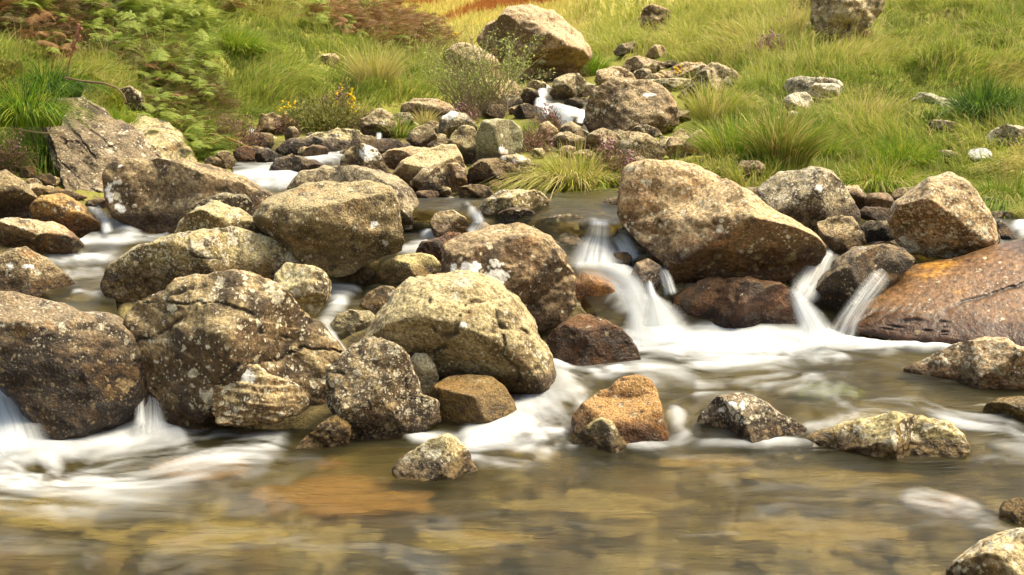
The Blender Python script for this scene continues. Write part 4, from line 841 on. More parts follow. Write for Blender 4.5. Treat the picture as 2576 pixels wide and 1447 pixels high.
FOAM = [  # strokes of white water: [(x, y, half width)], strength
 ([(-120, 1130, 60), (0, 1140, 62), (130, 1140, 52), (280, 1108, 42), (380, 1092, 34), (450, 1098, 26)], 1.15),
 ([(-120, 1190, 90), (100, 1180, 80), (300, 1160, 70), (500, 1130, 46), (700, 1112, 26)], .55),
 ([(120, 1240, 60), (300, 1215, 60), (480, 1180, 45), (650, 1150, 30)], .28),
 ([(1585, 858, 36), (1700, 862, 42), (1900, 862, 38), (2080, 858, 34), (2180, 872, 16), (2330, 878, 8), (2440, 874, 6)], 1.3),
 ([(1480, 905, 26), (1620, 900, 44), (1800, 900, 46), (1980, 890, 34), (2120, 885, 20)], .5),
 ([(1640, 950, 30), (1760, 930, 30), (1950, 925, 30)], .22),
 ([(1400, 925, 30), (1420, 975, 44), (1340, 1030, 44), (1270, 1085, 46), (1190, 1105, 34)], .98),
 ([(1380, 940, 16), (1480, 940, 20), (1560, 932, 14)], .5),
 ([(1440, 1000, 30), (1400, 1080, 40), (1340, 1130, 40), (1220, 1150, 40)], .5),
 ([(1290, 1060, 40), (1420, 1100, 30)], .45),
 ([(1020, 1100, 10), (1200, 1110, 18)], .45),
 ([(1690, 1040, 16), (1720, 1100, 14), (1690, 1122, 20), (1620, 1126, 14)], .42),
 ([(2030, 1075, 14), (2100, 1062, 18), (2220, 1020, 10)], .42),
 ([(1400, 1130, 8), (1600, 1130, 12), (1750, 1120, 10), (2050, 1115, 8)], .4),
 ([(2120, 1010, 12), (2300, 1010, 16), (2450, 1070, 30), (2600, 1120, 30)], .33),
 ([(2440, 1135, 12), (2600, 1170, 14)], .35),
 ([(2290, 1250, 16), (2380, 1275, 20), (2480, 1310, 18), (2600, 1345, 16)], .30),
 ([(1750, 985, 14), (1950, 965, 18), (2150, 985, 14)], .28),
 ([(560, 470, 26), (640, 458, 26), (720, 440, 30), (780, 415, 22), (840, 394, 14), (880, 388, 8)], .98),
 ([(655, 372, 8), (672, 392, 7)], .8), ([(585, 440, 20), (640, 425, 12)], .35),
 ([(225, 522, 10), (262, 556, 14), (270, 580, 10)], .55), ([(290, 568, 22), (325, 582, 24)], .95),
 ([(180, 604, 9), (300, 600, 14), (420, 598, 6)], .62), ([(300, 625, 16), (240, 635, 14)], .25),
 ([(120, 655, 16), (230, 650, 12), (340, 655, 10)], .52), ([(150, 690, 10), (260, 685, 12)], .2), ([(180, 742, 8), (320, 745, 7)], .42), ([(300, 760, 12), (330, 790, 12)], .3),
 ([(1065, 590, 16), (1110, 596, 14)], .95), ([(1005, 636, 12), (1050, 628, 12)], .95), ([(1030, 615, 10), (1060, 612, 8)], .5),
 ([(800, 706, 14), (870, 722, 22), (850, 760, 22), (810, 800, 16)], .62), ([(930, 715, 16), (1010, 722, 14), (1030, 716, 8)], .42), ([(800, 820, 10), (860, 880, 12)], .45),
 ([(1180, 520, 8), (1210, 560, 12), (1180, 580, 14)], .5),
 ([(1490, 570, 20), (1510, 610, 40), (1540, 650, 48)], .75), ([(1450, 674, 10), (1540, 680, 26)], 1.0),
 ([(1560, 700, 36), (1620, 770, 40), (1655, 840, 56)], 1.3),
 ([(2570, 580, 16), (2700, 585, 18)], 1.0), ([(2490, 612, 8), (2576, 606, 8)], .4), ([(2195, 610, 6), (2230, 606, 7)], .7), ([(2180, 510, 6), (2260, 500, 5)], .4),
 ([(2080, 600, 8), (2090, 640, 14)], .7),
 ([(1365, 222, 8), (1360, 245, 12), (1358, 266, 16)], 1.3), ([(1355, 270, 8), (1410, 268, 8), (1450, 274, 8)], 1.0), ([(1375, 285, 12), (1420, 292, 20), (1450, 300, 18)], 1.3), ([(1462, 282, 10), (1466, 305, 14)], 1.2),
]
def stroke_field(px, py, pts, soft=1.0):
    best = np.full(px.shape, 9.0)
    for (x0, y0, w0), (x1, y1, w1) in zip(pts[:-1], pts[1:]):
        dx, dy = x1 - x0, y1 - y0; L = dx * dx + dy * dy
        tt = np.clip(((px - x0) * dx + (py - y0) * dy) / L, 0, 1)
        d = np.hypot(px - x0 - tt * dx, py - y0 - tt * dy) / (w0 + tt * (w1 - w0))
        best = np.minimum(best, d)
    return (1 - sstep(.15, 1.8, best))
wx = np.concatenate([np.arange(-1600, -160, 40), np.arange(-160, 2720, 5), np.arange(2720, 4201, 40)]).astype(float)
wy = np.concatenate([np.arange(200, 1000, 3), np.arange(1000, 1470, 4), np.arange(1470, 3601, 60)]).astype(float)
QX, QY = np.meshgrid(wx, wy); qx, qy = QX.ravel(), QY.ravel()
qm = water_m(qx, qy) * (stream_m(qx, qy) > .15)
Q = G(qx, qy)
warp = np.stack([fbm(Q * 2.2, 2, 60), fbm(Q * 2.2 + 9, 2, 61), qx * 0], 1)
wob = fbm(np.stack([qx / 90, qy / 40, qx * 0], 1), 3, 77); wob2 = fbm(np.stack([qx / 90 + 50, qy / 40, qx * 0], 1), 3, 78)
M = np.zeros(len(qx))
for pts, a in FOAM:
    M = np.maximum(M, a * stroke_field(qx + wob * 16, qy + wob2 * 8, pts))
slope = np.gradient(D(QX, QY), axis=0) / np.gradient(QY, axis=0)
streak = fbm(np.stack([Q[:, 0] * 3.2 + warp[:, 0] * .8, Q[:, 1] * 5.5 + warp[:, 1] * 1.3, Q[:, 2] * 3], 1), 4, 21, .6)
streak2 = fbm(np.stack([Q[:, 0] * 10 + warp[:, 0] * 1.6, Q[:, 1] * 17 + warp[:, 1] * 2, Q[:, 2] * 3], 1), 3, 22, .6)
calm = fbm(np.stack([Q[:, 0] * .9, Q[:, 1] * 2.6, Q[:, 2]], 1), 3, 25)
edge = np.clip(M * (1.25 - M) * 2.6, 0, 1)
foam = M * .70 + (streak * .42 + streak2 * .34) * np.maximum(edge, .35 * (M > .3)) + .10 * np.clip(streak + streak2 * .6 - .15 + calm * .4, 0, 1)
foam = np.clip(foam, 0, 1) ** 1.15 * .97
hump = calm * .012 + streak * .006 + M * .02
Q2 = Q.copy(); Q2[:, 2] += hump - (1 - sstep(.25, .65, qm)) * .14
qi = np.arange(len(qx)).reshape(QX.shape)
qf = np.stack([qi[:-1, :-1], qi[1:, :-1], qi[1:, 1:], qi[:-1, 1:]], -1).reshape(-1, 4)
qf = qf[(qm[qf] > .05).any(1)]
used = np.unique(qf); remap = np.full(len(qx), -1); remap[used] = np.arange(len(used))
link('water', mesh_np('water', Q2[used], remap[qf], WM, True, {'foam': foam[used], 'cover': np.ones(len(used))}), kind='structure')

def waterfall(pts, strength=1.0, off=.05, bulge=.03, seed=0, streaks=9.0, soft=.8, nu=48, nv=70):
    """a sheet of falling water that follows (x, y, half width, distance offset) from top to bottom"""
    p = np.array([(q + (off,))[:4] for q in pts], float)
    tl = np.concatenate([[0], np.cumsum(np.hypot(np.diff(p[:, 0]), np.diff(p[:, 1])))]); T_ = np.linspace(0, tl[-1], nv)
    c = np.stack([np.interp(T_, tl, p[:, k]) for k in range(4)], 1)
    for k in range(4): c[:, k] = np.convolve(np.pad(c[:, k], 4, mode='edge'), np.ones(9) / 9, 'valid')
    tg = np.gradient(c[:, :2], axis=0); tg /= np.linalg.norm(tg, axis=1)[:, None] + 1e-9; nr = np.stack([-tg[:, 1], tg[:, 0]], 1)
    u = np.linspace(-1, 1, nu); U_, V_ = np.meshgrid(u, np.arange(nv))
    x = c[V_, 0] + nr[V_, 0] * U_ * c[V_, 2]; y = c[V_, 1] + nr[V_, 1] * U_ * c[V_, 2]
    d = D(c[V_, 0], c[V_, 1]) - c[V_, 3] - bulge * (1 - U_ ** 2)
    W_ = at(x, y, d).reshape(-1, 3)
    s1 = .55 * fbm(np.stack([U_.ravel() * streaks * .8, V_.ravel() / nv * 1.2, np.full(U_.size, seed * 3.3)], 1), 4, seed, .65)
    s2 = fbm(np.stack([U_.ravel() * streaks * 3.2, V_.ravel() / nv * 2.2, np.full(U_.size, seed * 5.3)], 1), 3, seed + 50, .6)
    vv = V_.ravel() / (nv - 1)
    cov = (1 - sstep(1 - soft, 1.0, np.abs(U_).ravel() + s1 * .12)) * sstep(0, .12, vv) * (1 - sstep(.86, 1.0, vv))
    fo = np.clip(.80 + s1 * .4 + vv * .1, .45, .97) * (.4 + .6 * sstep(0, .32, vv))
    i_ = np.arange(nu * nv).reshape(nv, nu); f_ = np.stack([i_[:-1, :-1], i_[1:, :-1], i_[1:, 1:], i_[:-1, 1:]], -1).reshape(-1, 4)
    return link('waterfall', mesh_np('waterfall', W_, f_, WM, True, {'foam': fo, 'cover': cov * np.clip(strength * .80 + .02 + s1 * .5 + s2 * .12, 0, .92)}), kind='structure')
waterfall([(-50, 930, 60), (-10, 985, 74), (18, 1060, 88), (40, 1150, 110)], 1.0, .10, seed=1)
waterfall([(352, 868, 14), (368, 930, 18), (378, 1010, 34), (375, 1110, 60)], .62, .10, seed=2, soft=.6)
waterfall([(335, 900, 8), (352, 980, 12), (352, 1080, 20)], .5, .16, seed=3, soft=.6)
waterfall([(1512, 545, 30, .02), (1508, 590, 40, .05), (1502, 630, 68, .07), (1497, 685, 90, .05)], .85, .05, seed=4, streaks=14)
waterfall([(1545, 588, 30, .06), (1570, 615, 34, .08), (1592, 660, 30, .06)], .85, .05, seed=5, streaks=8)
waterfall([(1436, 672, 12, .05), (1520, 680, 30, .12), (1578, 712, 40, .16), (1612, 770, 46, .18), (1645, 866, 108, .14)], 1.25, .1, seed=6, streaks=8)
waterfall([(1655, 662, 14, .12), (1676, 700, 18, .14), (1690, 745, 20, .10)], .6, .1, seed=7, soft=.6)
waterfall([(1628, 700, 12, .25), (1640, 745, 16, .25), (1660, 800, 66, .2), (1675, 872, 100, .12)], 1.2, .1, seed=8)
waterfall([(2078, 610, 10, .05), (2085, 640, 16, .06), (2058, 680, 42, .12), (2030, 730, 50, .12), (2010, 760, 30, .1)], .72, .1, seed=9)
waterfall([(1985, 718, 12, .25), (2008, 755, 24, .25), (2040, 812, 46, .22), (2062, 882, 90, .12)], 1.1, .1, seed=10)
waterfall([(2240, 665, 30, .24), (2180, 740, 34, .26), (2135, 805, 36, .22), (2108, 872, 60, .12)], .42, .1, seed=11)
waterfall([(1366, 218, 9, .1), (1360, 240, 14, .2), (1358, 272, 18, .2)], 1.2, .1, seed=12, streaks=5)
waterfall([(1380, 275, 20, .2), (1410, 290, 26, .25), (1440, 312, 26, .3)], 1.2, .1, seed=14, streaks=6)
waterfall([(1466, 276, 14, .5), (1462, 312, 18, .5)], 1.0, .1, seed=15, streaks=10)
waterfall([(955, 328, 8, .3), (952, 352, 10, .3)], .8, .1, seed=16, streaks=5)
waterfall([(632, 318, 9, .3), (634, 345, 10, .3)], .8, .1, seed=17, streaks=5)
waterfall([(1195, 530, 18, .06), (1205, 560, 18, .1), (1185, 592, 22, .08)], .62, .1, seed=18, streaks=5)
waterfall([(235, 520, 16, .04), (262, 552, 18, .1), (272, 590, 20, .08)], .72, .1, seed=19, streaks=5)
waterfall([(805, 800, 14, .1), (835, 850, 16, .12), (878, 905, 14, .1)], .6, .1, seed=20, streaks=4, soft=.6)
def flat_stone(label, pal, cx, cy, rx, ry, deep=.13, hgt=.05, rot=0.0, level=0.0, seed=1, name='submerged_stone'):
    """a flat stone lying on the bed of the front pool"""
    c = at(cx, cy, dz(cy, level - deep)); sx = (c[1] / math.cos(PITCH)) / FPX
    V, Fc = sphere(5); n_ = fbm(V * 1.3 + seed * 5, 3, seed)
    X = V[:, 0] * (1 + n_ * .35) * rx * sx; Y = V[:, 1] * (1 + n_ * .35) * ry * sx / math.sin(elang(cy)); Z = np.sign(V[:, 2]) * np.abs(V[:, 2]) ** .7 * hgt + n_ * .01
    ca, sa = math.cos(rot), math.sin(rot)
    o = link(name, mesh_np(name, np.stack([X * ca - Y * sa, X * sa + Y * ca, Z], 1), Fc, ROCK, True, {'wet': np.ones(len(V)) * 0, 'crack': np.zeros(len(V)), 'white': np.zeros(len(V))}), c, None, label, 'stone', 'stones seen through the water of the front pool')
    p = PAL[pal]
    for key, val in (('col_a', p[0]), ('col_b', p[0]), ('col_f', p[2]), ('col_o', p[3])): o[key] = [float(x) * .95 for x in val]
    o['grain'] = 1.0; o['relief'] = .5; o['seed'] = float(seed); o['dark'] = .05; o['lichen'] = .05; o['orange'] = .5; o['gloss'] = .3
for a in [
 ('orange flat stone glowing under the foam edge left in the front pool', 'orange', 505, 1235, 130, 42),
 ('long ochre slab lying under water in the middle of the front pool', 'orange', 850, 1308, 270, 50),
 ('small ochre stone just above the long ochre slab under water', 'orange', 830, 1228, 60, 12),
 ('yellow-olive stone under water at the lower left corner', 'yellow', 110, 1350, 190, 44),
 ('broad olive-yellow slab under water at the bottom edge left of centre', 'yellow', 520, 1412, 260, 40),
 ('pale green-yellow stone under water at the bottom edge in the middle', 'yellow', 1190, 1425, 150, 34),
 ('pinkish flat stone under water below the olive knob', 'salmon', 1780, 1222, 130, 18),
 ('faint tan stone under water right of the pointed cream rock', 'tan', 1400, 1200, 120, 24),
 ('orange flat stone under water near the lower right white ripple', 'orange', 2370, 1322, 80, 18),
 ('broad brown flat stone under water at the bottom right', 'tan', 2050, 1400, 240, 34),
 ('olive stone under water between the orange pool stones and the centre', 'olive', 1500, 1330, 240, 40),
 ('dim pebbly tan stone under water in the right half of the pool', 'olive', 2080, 1260, 200, 26),
]: flat_stone(*a, seed=int(a[2]) % 37, rot=random.uniform(-.15, .15))

flat_stone('green mossy hump glowing under the current behind the long low rock', 'moss', 2085, 1015, 100, 18, deep=.06, level=.10, seed=9)
# gravel and cobbles that fill the gaps of the stream bed: too many to count
def pebbles():
    V, Fc = sphere(2); n = 5200; r = np.random.default_rng(5)
    px = r.uniform(-300, 2900, n * 3); py = r.uniform(215, 1150, n * 3)
    px[::9] = r.uniform(-300, 2900, len(px[::9])); py[::9] = r.uniform(1130, 1500, len(px[::9]))
    ok = (stream_m(px, py) > .4) & (r.random(n * 3) < np.where(py > 700, .5, 1)); px, py = px[ok][:n], py[ok][:n]; n = len(px)
    c = G(px, py); c[:, 2] -= .03 + .07 * water_m(px, py) + .07 * (py > 1130)
    s = np.exp(r.normal(-3.55, .42, n)) * np.clip(c[:, 1] / 8, .6, 1.6) * np.where(py > 1130, 2.2, 1)
    vs, fs = [], []
    sc_ = r.uniform(.7, 1.4, (n, 3)) * np.array([1.15, 1.0, .7]); an = r.uniform(0, 6.28, n); sd_ = r.uniform(0, 100, (n, 3))
    nz = fbm((V[None] * 1.1 + sd_[:, None]).reshape(-1, 3), 2, 4).reshape(n, -1)
    L = V[None] * (1 + nz[..., None] * .32) * sc_[:, None] * s[:, None, None]
    X = L[..., 0] * np.cos(an)[:, None] - L[..., 1] * np.sin(an)[:, None]; Y = L[..., 0] * np.sin(an)[:, None] + L[..., 1] * np.cos(an)[:, None]
    W = np.stack([X, Y, L[..., 2]], -1) + c[:, None]
    f = (Fc[None] + np.arange(n)[:, None, None] * len(V)).reshape(-1, 3)
    tone = np.repeat(r.choice(4, n), len(V)); pal = np.array([(.30, .24, .15), (.15, .11, .07), (.42, .35, .23), (.22, .15, .08)]) * 1.0
    m = NT('cobble_stone'); g = m.node('NewGeometry'); v = g.outputs['Position']
    nn = m.noise(v, 25, 6, .7).outputs['Fac']; cc = m.attr('tone').outputs['Color']
    cc = m.mix(m.ramp(nn, .52, .62), cc, (.045, .035, .025)); cc = m.mix(m.ramp(m.noise(v, 40, 4, .6).outputs['Fac'], .6, .66), cc, (.40, .35, .24))
    b = m.node('BsdfPrincipled'); m.put(b.inputs['Base Color'], cc); b.inputs['Roughness'].default_value = .75
    bp = m.node('Bump', i_Height=nn); bp.inputs['Distance'].default_value = .02; m.l.new(bp.outputs[0], b.inputs['Normal']); m.l.new(b.outputs[0], m.out.inputs[0])
    link('pebbles', mesh_np('pebbles', W.reshape(-1, 3), f, m.m, True, None, {'tone': pal[tone]}), kind='stuff', label='wet brown and tan cobbles and gravel filling the gaps between the boulders')
pebbles()
# ------------------------------------------------------------------ vegetation
def leaf_material(name, trans=.35, rough=.6):
    t = NT(name); c = t.attr('tint').outputs['Color']
    oi = t.attr('hue', 'OBJECT').outputs['Color']
    b = t.node('BsdfPrincipled'); b.inputs['Roughness'].default_value = rough; b.inputs['Specular IOR Level'].default_value = .2; t.put(b.inputs['Base Color'], c)
    tr = t.node('BsdfTranslucent'); t.put(tr.inputs[0], c); m = t.node('MixShader', i_0=trans)
    t.l.new(b.outputs[0], m.inputs[1]); t.l.new(tr.outputs[0], m.inputs[2]); t.l.new(m.outputs[0], t.out.inputs[0]); return t.m
BLADE = leaf_material('grass_blade'); LEAF = leaf_material('leaf', .3)

def blades(root, length, width, lean, col, tipcol, r, seg=4, droop=1.0):
    """curved grass blades as strips of quads; lean is a horizontal vector per blade"""
    n = len(root); face = r.uniform(0, 2 * np.pi, n); side = np.stack([np.cos(face), np.sin(face) * .5, np.zeros(n)], 1)
    ts = np.linspace(0, 1, seg + 1); vs = np.empty((n, seg + 1, 2, 3)); cs = np.empty((n, seg + 1, 2, 3))
    ll = np.linalg.norm(lean, axis=1).clip(0, 1.6)
    for k, t in enumerate(ts):
        up = length * (t - .42 * ll * droop * t ** 2.4); out = lean * (length * t ** 1.7)[:, None] * .8
        c = root + out + np.stack([0 * up, 0 * up, up], 1); w = (width * (1 - t) ** .6 * .5 + width * .08)[:, None] * side
        vs[:, k, 0] = c - w; vs[:, k, 1] = c + w
        cc = col * (1 - t ** 1.5) + tipcol * t ** 1.5; cs[:, k, 0] = cc; cs[:, k, 1] = cc
    b = (np.arange(n) * (seg + 1) * 2)[:, None, None]; q = np.array([[2 * k, 2 * k + 1, 2 * k + 3, 2 * k + 2] for k in range(seg)])[None]
    return vs.reshape(-1, 3), (b + q).reshape(-1, 4), cs.reshape(-1, 3)

def near_poly(px, py, items):
    r = 0
    for x, y, rx, ry in items: r = np.maximum(r, 1 - np.hypot((px - x) / rx, (py - y) / ry))
    return np.clip(r, 0, 1)
# where boulders lie in the grass, blades stand only around and behind them
FERNY = [(120, 60, 330, 190), (420, 130, 260, 180), (470, 300, 190, 110), (700, 30, 300, 70), (900, 60, 210, 110), (1010, 130, 110, 70)]
BARE = [(2100, 20, 90, 80), (1640, 60, 50, 40)]
def grass_field(n, mask, seed, lmul=1.0, wmul=1.0, box=(-420, 3000, -330, 560), drop_fern=True, straws=0.0):
    r = np.random.default_rng(seed)
    px = r.uniform(box[0], box[1], n * 4); py = r.uniform(box[2], box[3], n * 4)
    out = (px < -60) | (px > 2640) | (py < -60)
    keep = (mask(px, py) > .5) & (~out | (r.random(n * 4) < .25))
    px, py = px[keep][:n], py[keep][:n]; n = len(px)
    keep = np.ones(n, bool)
    for x0, x1, y0, y1 in RBOX:
        if x1 - x0 > 22: keep &= ~((px > x0 + 3) & (px < x1 - 3) & (py > (y0 + y1) / 2) & (py < y1 + 16 + (x1 - x0) * .08) & (r.random(n) < .86))
    px, py = px[keep], py[keep]; n = len(px)
    g = Gg(px, py); d = g[:, 1]
    cl = fbm(g * np.array([2.2, 1.2, 2.2]), 3, 91); cl2 = fbm(g * np.array([.7, .5, .7]) + 7, 3, 92)
    ferny = near_poly(px, py, FERNY)
    L = (.13 + .09 * cl.clip(-.8, 1) + .03 * cl2) * r.uniform(.55, 1.35, n) * lmul
    L *= np.clip(d / 10, .8, 1.6) * (1 - .45 * sstep(.2, .6, ferny) * drop_fern); L = L.clip(.05, .5)
    W = (.0034 + .00048 * d) * r.uniform(.6, 1.3, n) * wmul
    ax = fbm(g * 1.7 + 3, 2, 95); ay = fbm(g * 1.7 + 31, 2, 96)
    lean = np.stack([ax * 1.1 + r.normal(0, .38, n) + np.where(px < 1200, .25, -.22), ay * .6 - .35 + r.normal(0, .35, n), np.zeros(n)], 1)
    hue = r.random(n) * .8 + .1 + cl * .35 + cl2 * .4
    lush = np.array([.155, .265, .03]); mid = np.array([.29, .345, .05]); yel = np.array([.46, .44, .10]); straw = np.array([.56, .46, .19]); dark = np.array([.09, .15, .02])
    c = np.where((hue < .18)[:, None], dark, np.where((hue < .48)[:, None], lush, np.where((hue < .80)[:, None], mid, np.where((hue < .98)[:, None], yel, straw))))
    warmer = sstep(9, 20, d)[:, None]; c = c * (1 - .55 * warmer) + (yel * .8 + mid * .3) * .55 * warmer
    c = np.where((r.random(n) < straws)[:, None], straw * .95, c)
    c = c * r.uniform(.78, 1.2, n)[:, None]
    tip = c * .72 + np.where((r.random(n) < .35)[:, None], straw, yel) * .28
    base = c * .8 + np.array([.10, .08, .03]) * .2
    g[:, 2] -= .01
    return blades(g, L, W, lean, base, tip, r)
def put_blades(name, parts, label=None, kind='stuff', mat=None, **kw):
    vs, fs, cs = [], [], []; o = 0
    for v, f, c in parts: vs.append(v); fs.append(f + o); cs.append(c); o += len(v)
    return link(name, mesh_np(name, np.concatenate(vs), np.concatenate(fs), mat or BLADE, False, None, {'tint': np.concatenate(cs)}), kind=kind, label=label, **kw)
put_blades('grass', [grass_field(80000, lm, 1, box=(-420, 1260, -330, 560)), grass_field(10000, lm, 11, 1.6, .6, straws=.4, box=(-420, 1260, -330, 560), drop_fern=False)], 'tangled green and yellow grass covering the left bank')
put_blades('grass', [grass_field(112000, rm, 2, box=(1280, 3000, -330, 560)), grass_field(15000, rm, 12, 1.7, .6, straws=.5, box=(1280, 3000, -330, 560))], 'bright yellow-green grass covering the right bank and slope')
mm = soft_mask(TOP_MEADOW, .8)
def meadow():
    r = np.random.default_rng(4); px = r.uniform(940, 1520, 30000); py = r.uniform(-60, 130, 30000); ok = mm(px, py) > .5; px, py = px[ok], py[ok]
    g = Gg(px, py); d = g[:, 1]; n = len(px)
    br = (far_bracken(px, py, g) + r.normal(0, .12, n)) > .5
    L = .0065 * d * r.uniform(.6, 1.4, n); W = .0009 * d * r.uniform(.6, 1.3, n)
    c = np.where(br[:, None], np.array([.34, .145, .045]), np.array([.58, .48, .17])) * r.uniform(.7, 1.25, n)[:, None]
    c = np.where((~br & (r.random(n) < .2))[:, None], np.array([.34, .38, .07]), c)
    return blades(g, L, W, np.stack([r.normal(0, .4, n), r.normal(0, .2, n), np.zeros(n)], 1), c * .9, c * 1.1, r, seg=2)
put_blades('grass', [meadow()], 'pale far meadow grass with a band of orange bracken beyond the biggest background boulder')

def tussock(label, x, y, h, spread, n, cols, seed, lean=(0, -.1), droop=1.2, wid=.006, group='grass tussocks between the rocks', radius=None, dist=None):
    h *= .74; wid *= .85; n = int(n * .9)
    """a clump of grass: h and spread in metres"""
    r = np.random.default_rng(seed); g = Gg(x, y) if dist is None else at(x, y, dist)
    a = r.uniform(0, 2 * np.pi, n); rad = np.sqrt(r.random(n)) * (radius or spread * .45)
    root = np.stack([np.cos(a) * rad, np.sin(a) * rad * .7, -.03 - 0 * a + (rad / (spread + 1e-6)) * -.02], 1)
    o = np.stack([np.cos(a) * rad / spread * 2.0 + lean[0] + r.normal(0, .22, n), np.sin(a) * rad / spread * 1.6 + lean[1] + r.normal(0, .22, n), 0 * a], 1)
    pick = r.choice(len(cols), n, p=np.array([c[3] for c in cols]) / sum(c[3] for c in cols)); c = np.array([q[:3] for q in cols])[pick] * r.uniform(.75, 1.2, n)[:, None]
    v, f, cs = blades(root, h * r.uniform(.55, 1.15, n), np.full(n, wid) * r.uniform(.6, 1.3, n), o, c * .9, c * 1.05, r, seg=5, droop=droop)
    return link('grass_tussock', mesh_np('grass_tussock', v, f, BLADE, False, None, {'tint': cs}), g, label=label, cat='grass tussock', group=group)
GR, YG, ST, DK, OL = (.14, .25, .02), (.34, .36, .045), (.52, .42, .17), (.05, .10, .02), (.22, .25, .045)
tussock('yellow-green tussock with long drooping straw blades on the little island before the middle pool', 1420, 474, .42, .34, 1300, [(*YG, 4), (*ST, 4), (*OL, 2)], 1, (-.45, -.5), 1.5, .006)
tussock('greener tussock in the middle of the island beside the heather', 1490, 462, .30, .30, 900, [(*YG, 4), (*ST, 2), (*GR, 2)], 2, (-.1, -.5), 1.4, .006)
tussock('large fan-shaped olive tussock just above the blotched grey boulder', 1968, 440, .50, .34, 1500, [(*OL, 4), (*GR, 3), (*ST, 2), (.28, .16, .05, 1)], 3, (.1, -.25), .9, .006)
tussock('dark green shaggy tussock on the right slope', 2470, 325, .52, .36, 1600, [(*DK, 5), (*GR, 2)], 4, (-.1, -.3), 1.6, .007)
tussock('tall rank green grass clump right of the brown strata boulder', 1850, 408, .46, .36, 1100, [(*GR, 5), (*YG, 3), (*ST, 2)], 5, (-.15, -.2), .8, .006)
tussock('straw-topped grass clump behind the ochre rock', 1800, 335, .50, .34, 900, [(*ST, 4), (*YG, 4), (*GR, 1)], 6, (.2, -.2), 1., .006)
tussock('small green sedge clump hanging beside the leaning slab', 120, 420, .34, .26, 700, [(*GR, 4), (*DK, 3), (*OL, 2)], 7, (.15, -.5), 1.6, .006)
tussock('dense bright green tuft crowning the left bank ridge', 600, 150, .42, .42, 1700, [(*GR, 5), (*YG, 3)], 8, (.3, -.3), 1.3, .007)
tussock('second green tuft below the bright one on the left ridge', 720, 215, .38, .40, 1300, [(*YG, 4), (*GR, 3), (*ST, 1)], 9, (.3, -.4), 1.4, .007)
tussock('straw-plumed upright tuft on the left bank above the pinkish flat rock', 945, 245, .55, .28, 700, [(*ST, 5), (*YG, 3)], 10, (.05, -.1), .6, .007)
tussock('shaggy overhanging tuft above the gorse bush', 790, 290, .34, .50, 1500, [(*OL, 4), (*YG, 3), (*DK, 2), (*ST, 2)], 11, (-.1, -.8), 1.8, .007)
tussock('straw-coloured tuft leaning beside the gorse bush', 905, 315, .34, .16, 420, [(*ST, 5), (*YG, 2)], 12, (-.2, -.3), 1.2, .007)
tussock('short green tuft between the craggy rock and the white-rimmed rock', 1000, 345, .30, .20, 420, [(*GR, 3), (*OL, 3), (*ST, 1)], 13, (0, -.3), 1., .007)
tussock('thin straw tuft under the pinkish flat-topped rock', 1070, 315, .26, .12, 240, [(*ST, 4), (*OL, 2)], 14, (0, -.2), 1., .006)
tussock('low green tuft with yellow flowers beside the headstone block', 1345, 345, .22, .26, 500, [(*GR, 4), (*YG, 2)], 15, (0, -.4), 1.2, .007)
tussock('wiry brown grass curtain hanging right of the headstone block', 1345, 352, .26, .18, 420, [(.30, .20, .10, 4), (*ST, 3)], 16, (0, -.9), 2.2, .006)
tussock('green tuft over the left shoulder of the leaning slab', 70, 300, .44, .40, 900, [(*GR, 4), (*DK, 2), (*YG, 2)], 31, (.25, -.5), 1.5, .006, dist=7.8)
tussock('dark green tuft cresting the top of the leaning slab', 135, 228, .34, .34, 900, [(*GR, 3), (*DK, 4)], 32, (.35, -.5), 1.6, .006, dist=8.25)
tussock('pale green tuft between moss cushion and twin-humped rock', 285, 330, .30, .26, 700, [(*GR, 4), (*YG, 3)], 33, (0, -.4), 1.2, .006, dist=8.75)
tussock('bright green tuft under the overhang of the biggest background boulder', 1480, 190, .46, .34, 500, [(*GR, 4), (*YG, 1)], 17, (0, -.2), 1., .01)
tussock('dark grass clump at the right margin above the layered rock', 2560, 300, .40, .36, 900, [(*DK, 3), (*GR, 3), (*YG, 1)], 19, (-.2, -.3), 1.3, .007)
tussock('grass clump drooping over the bank between the blotched and perched boulders', 2220, 470, .34, .44, 1500, [(*GR, 4), (*YG, 4), (*ST, 2)], 20, (0, -.6), 1.5, .006)
tussock('grass clump hanging to the water right of the perched boulder', 2540, 520, .40, .44, 1500, [(*GR, 4), (*OL, 4), (*ST, 1)], 21, (-.2, -.7), 1.7, .006)
tussock('lush tuft below the round grey-white rock on the slope', 2060, 400, .40, .40, 1300, [(*GR, 5), (*YG, 3), (*ST, 1)], 22, (.1, -.2), 1.0, .006)
tussock('tall seed-headed straw tuft in the middle of the right bank', 2180, 345, .50, .26, 420, [(*ST, 5), (*YG, 4)], 23, (.15, -.1), .6, .005)
tussock('fresh green tuft beneath the jagged white ridge', 2260, 420, .36, .38, 1100, [(*GR, 5), (*YG, 2)], 24, (0, -.4), 1.2, .006)

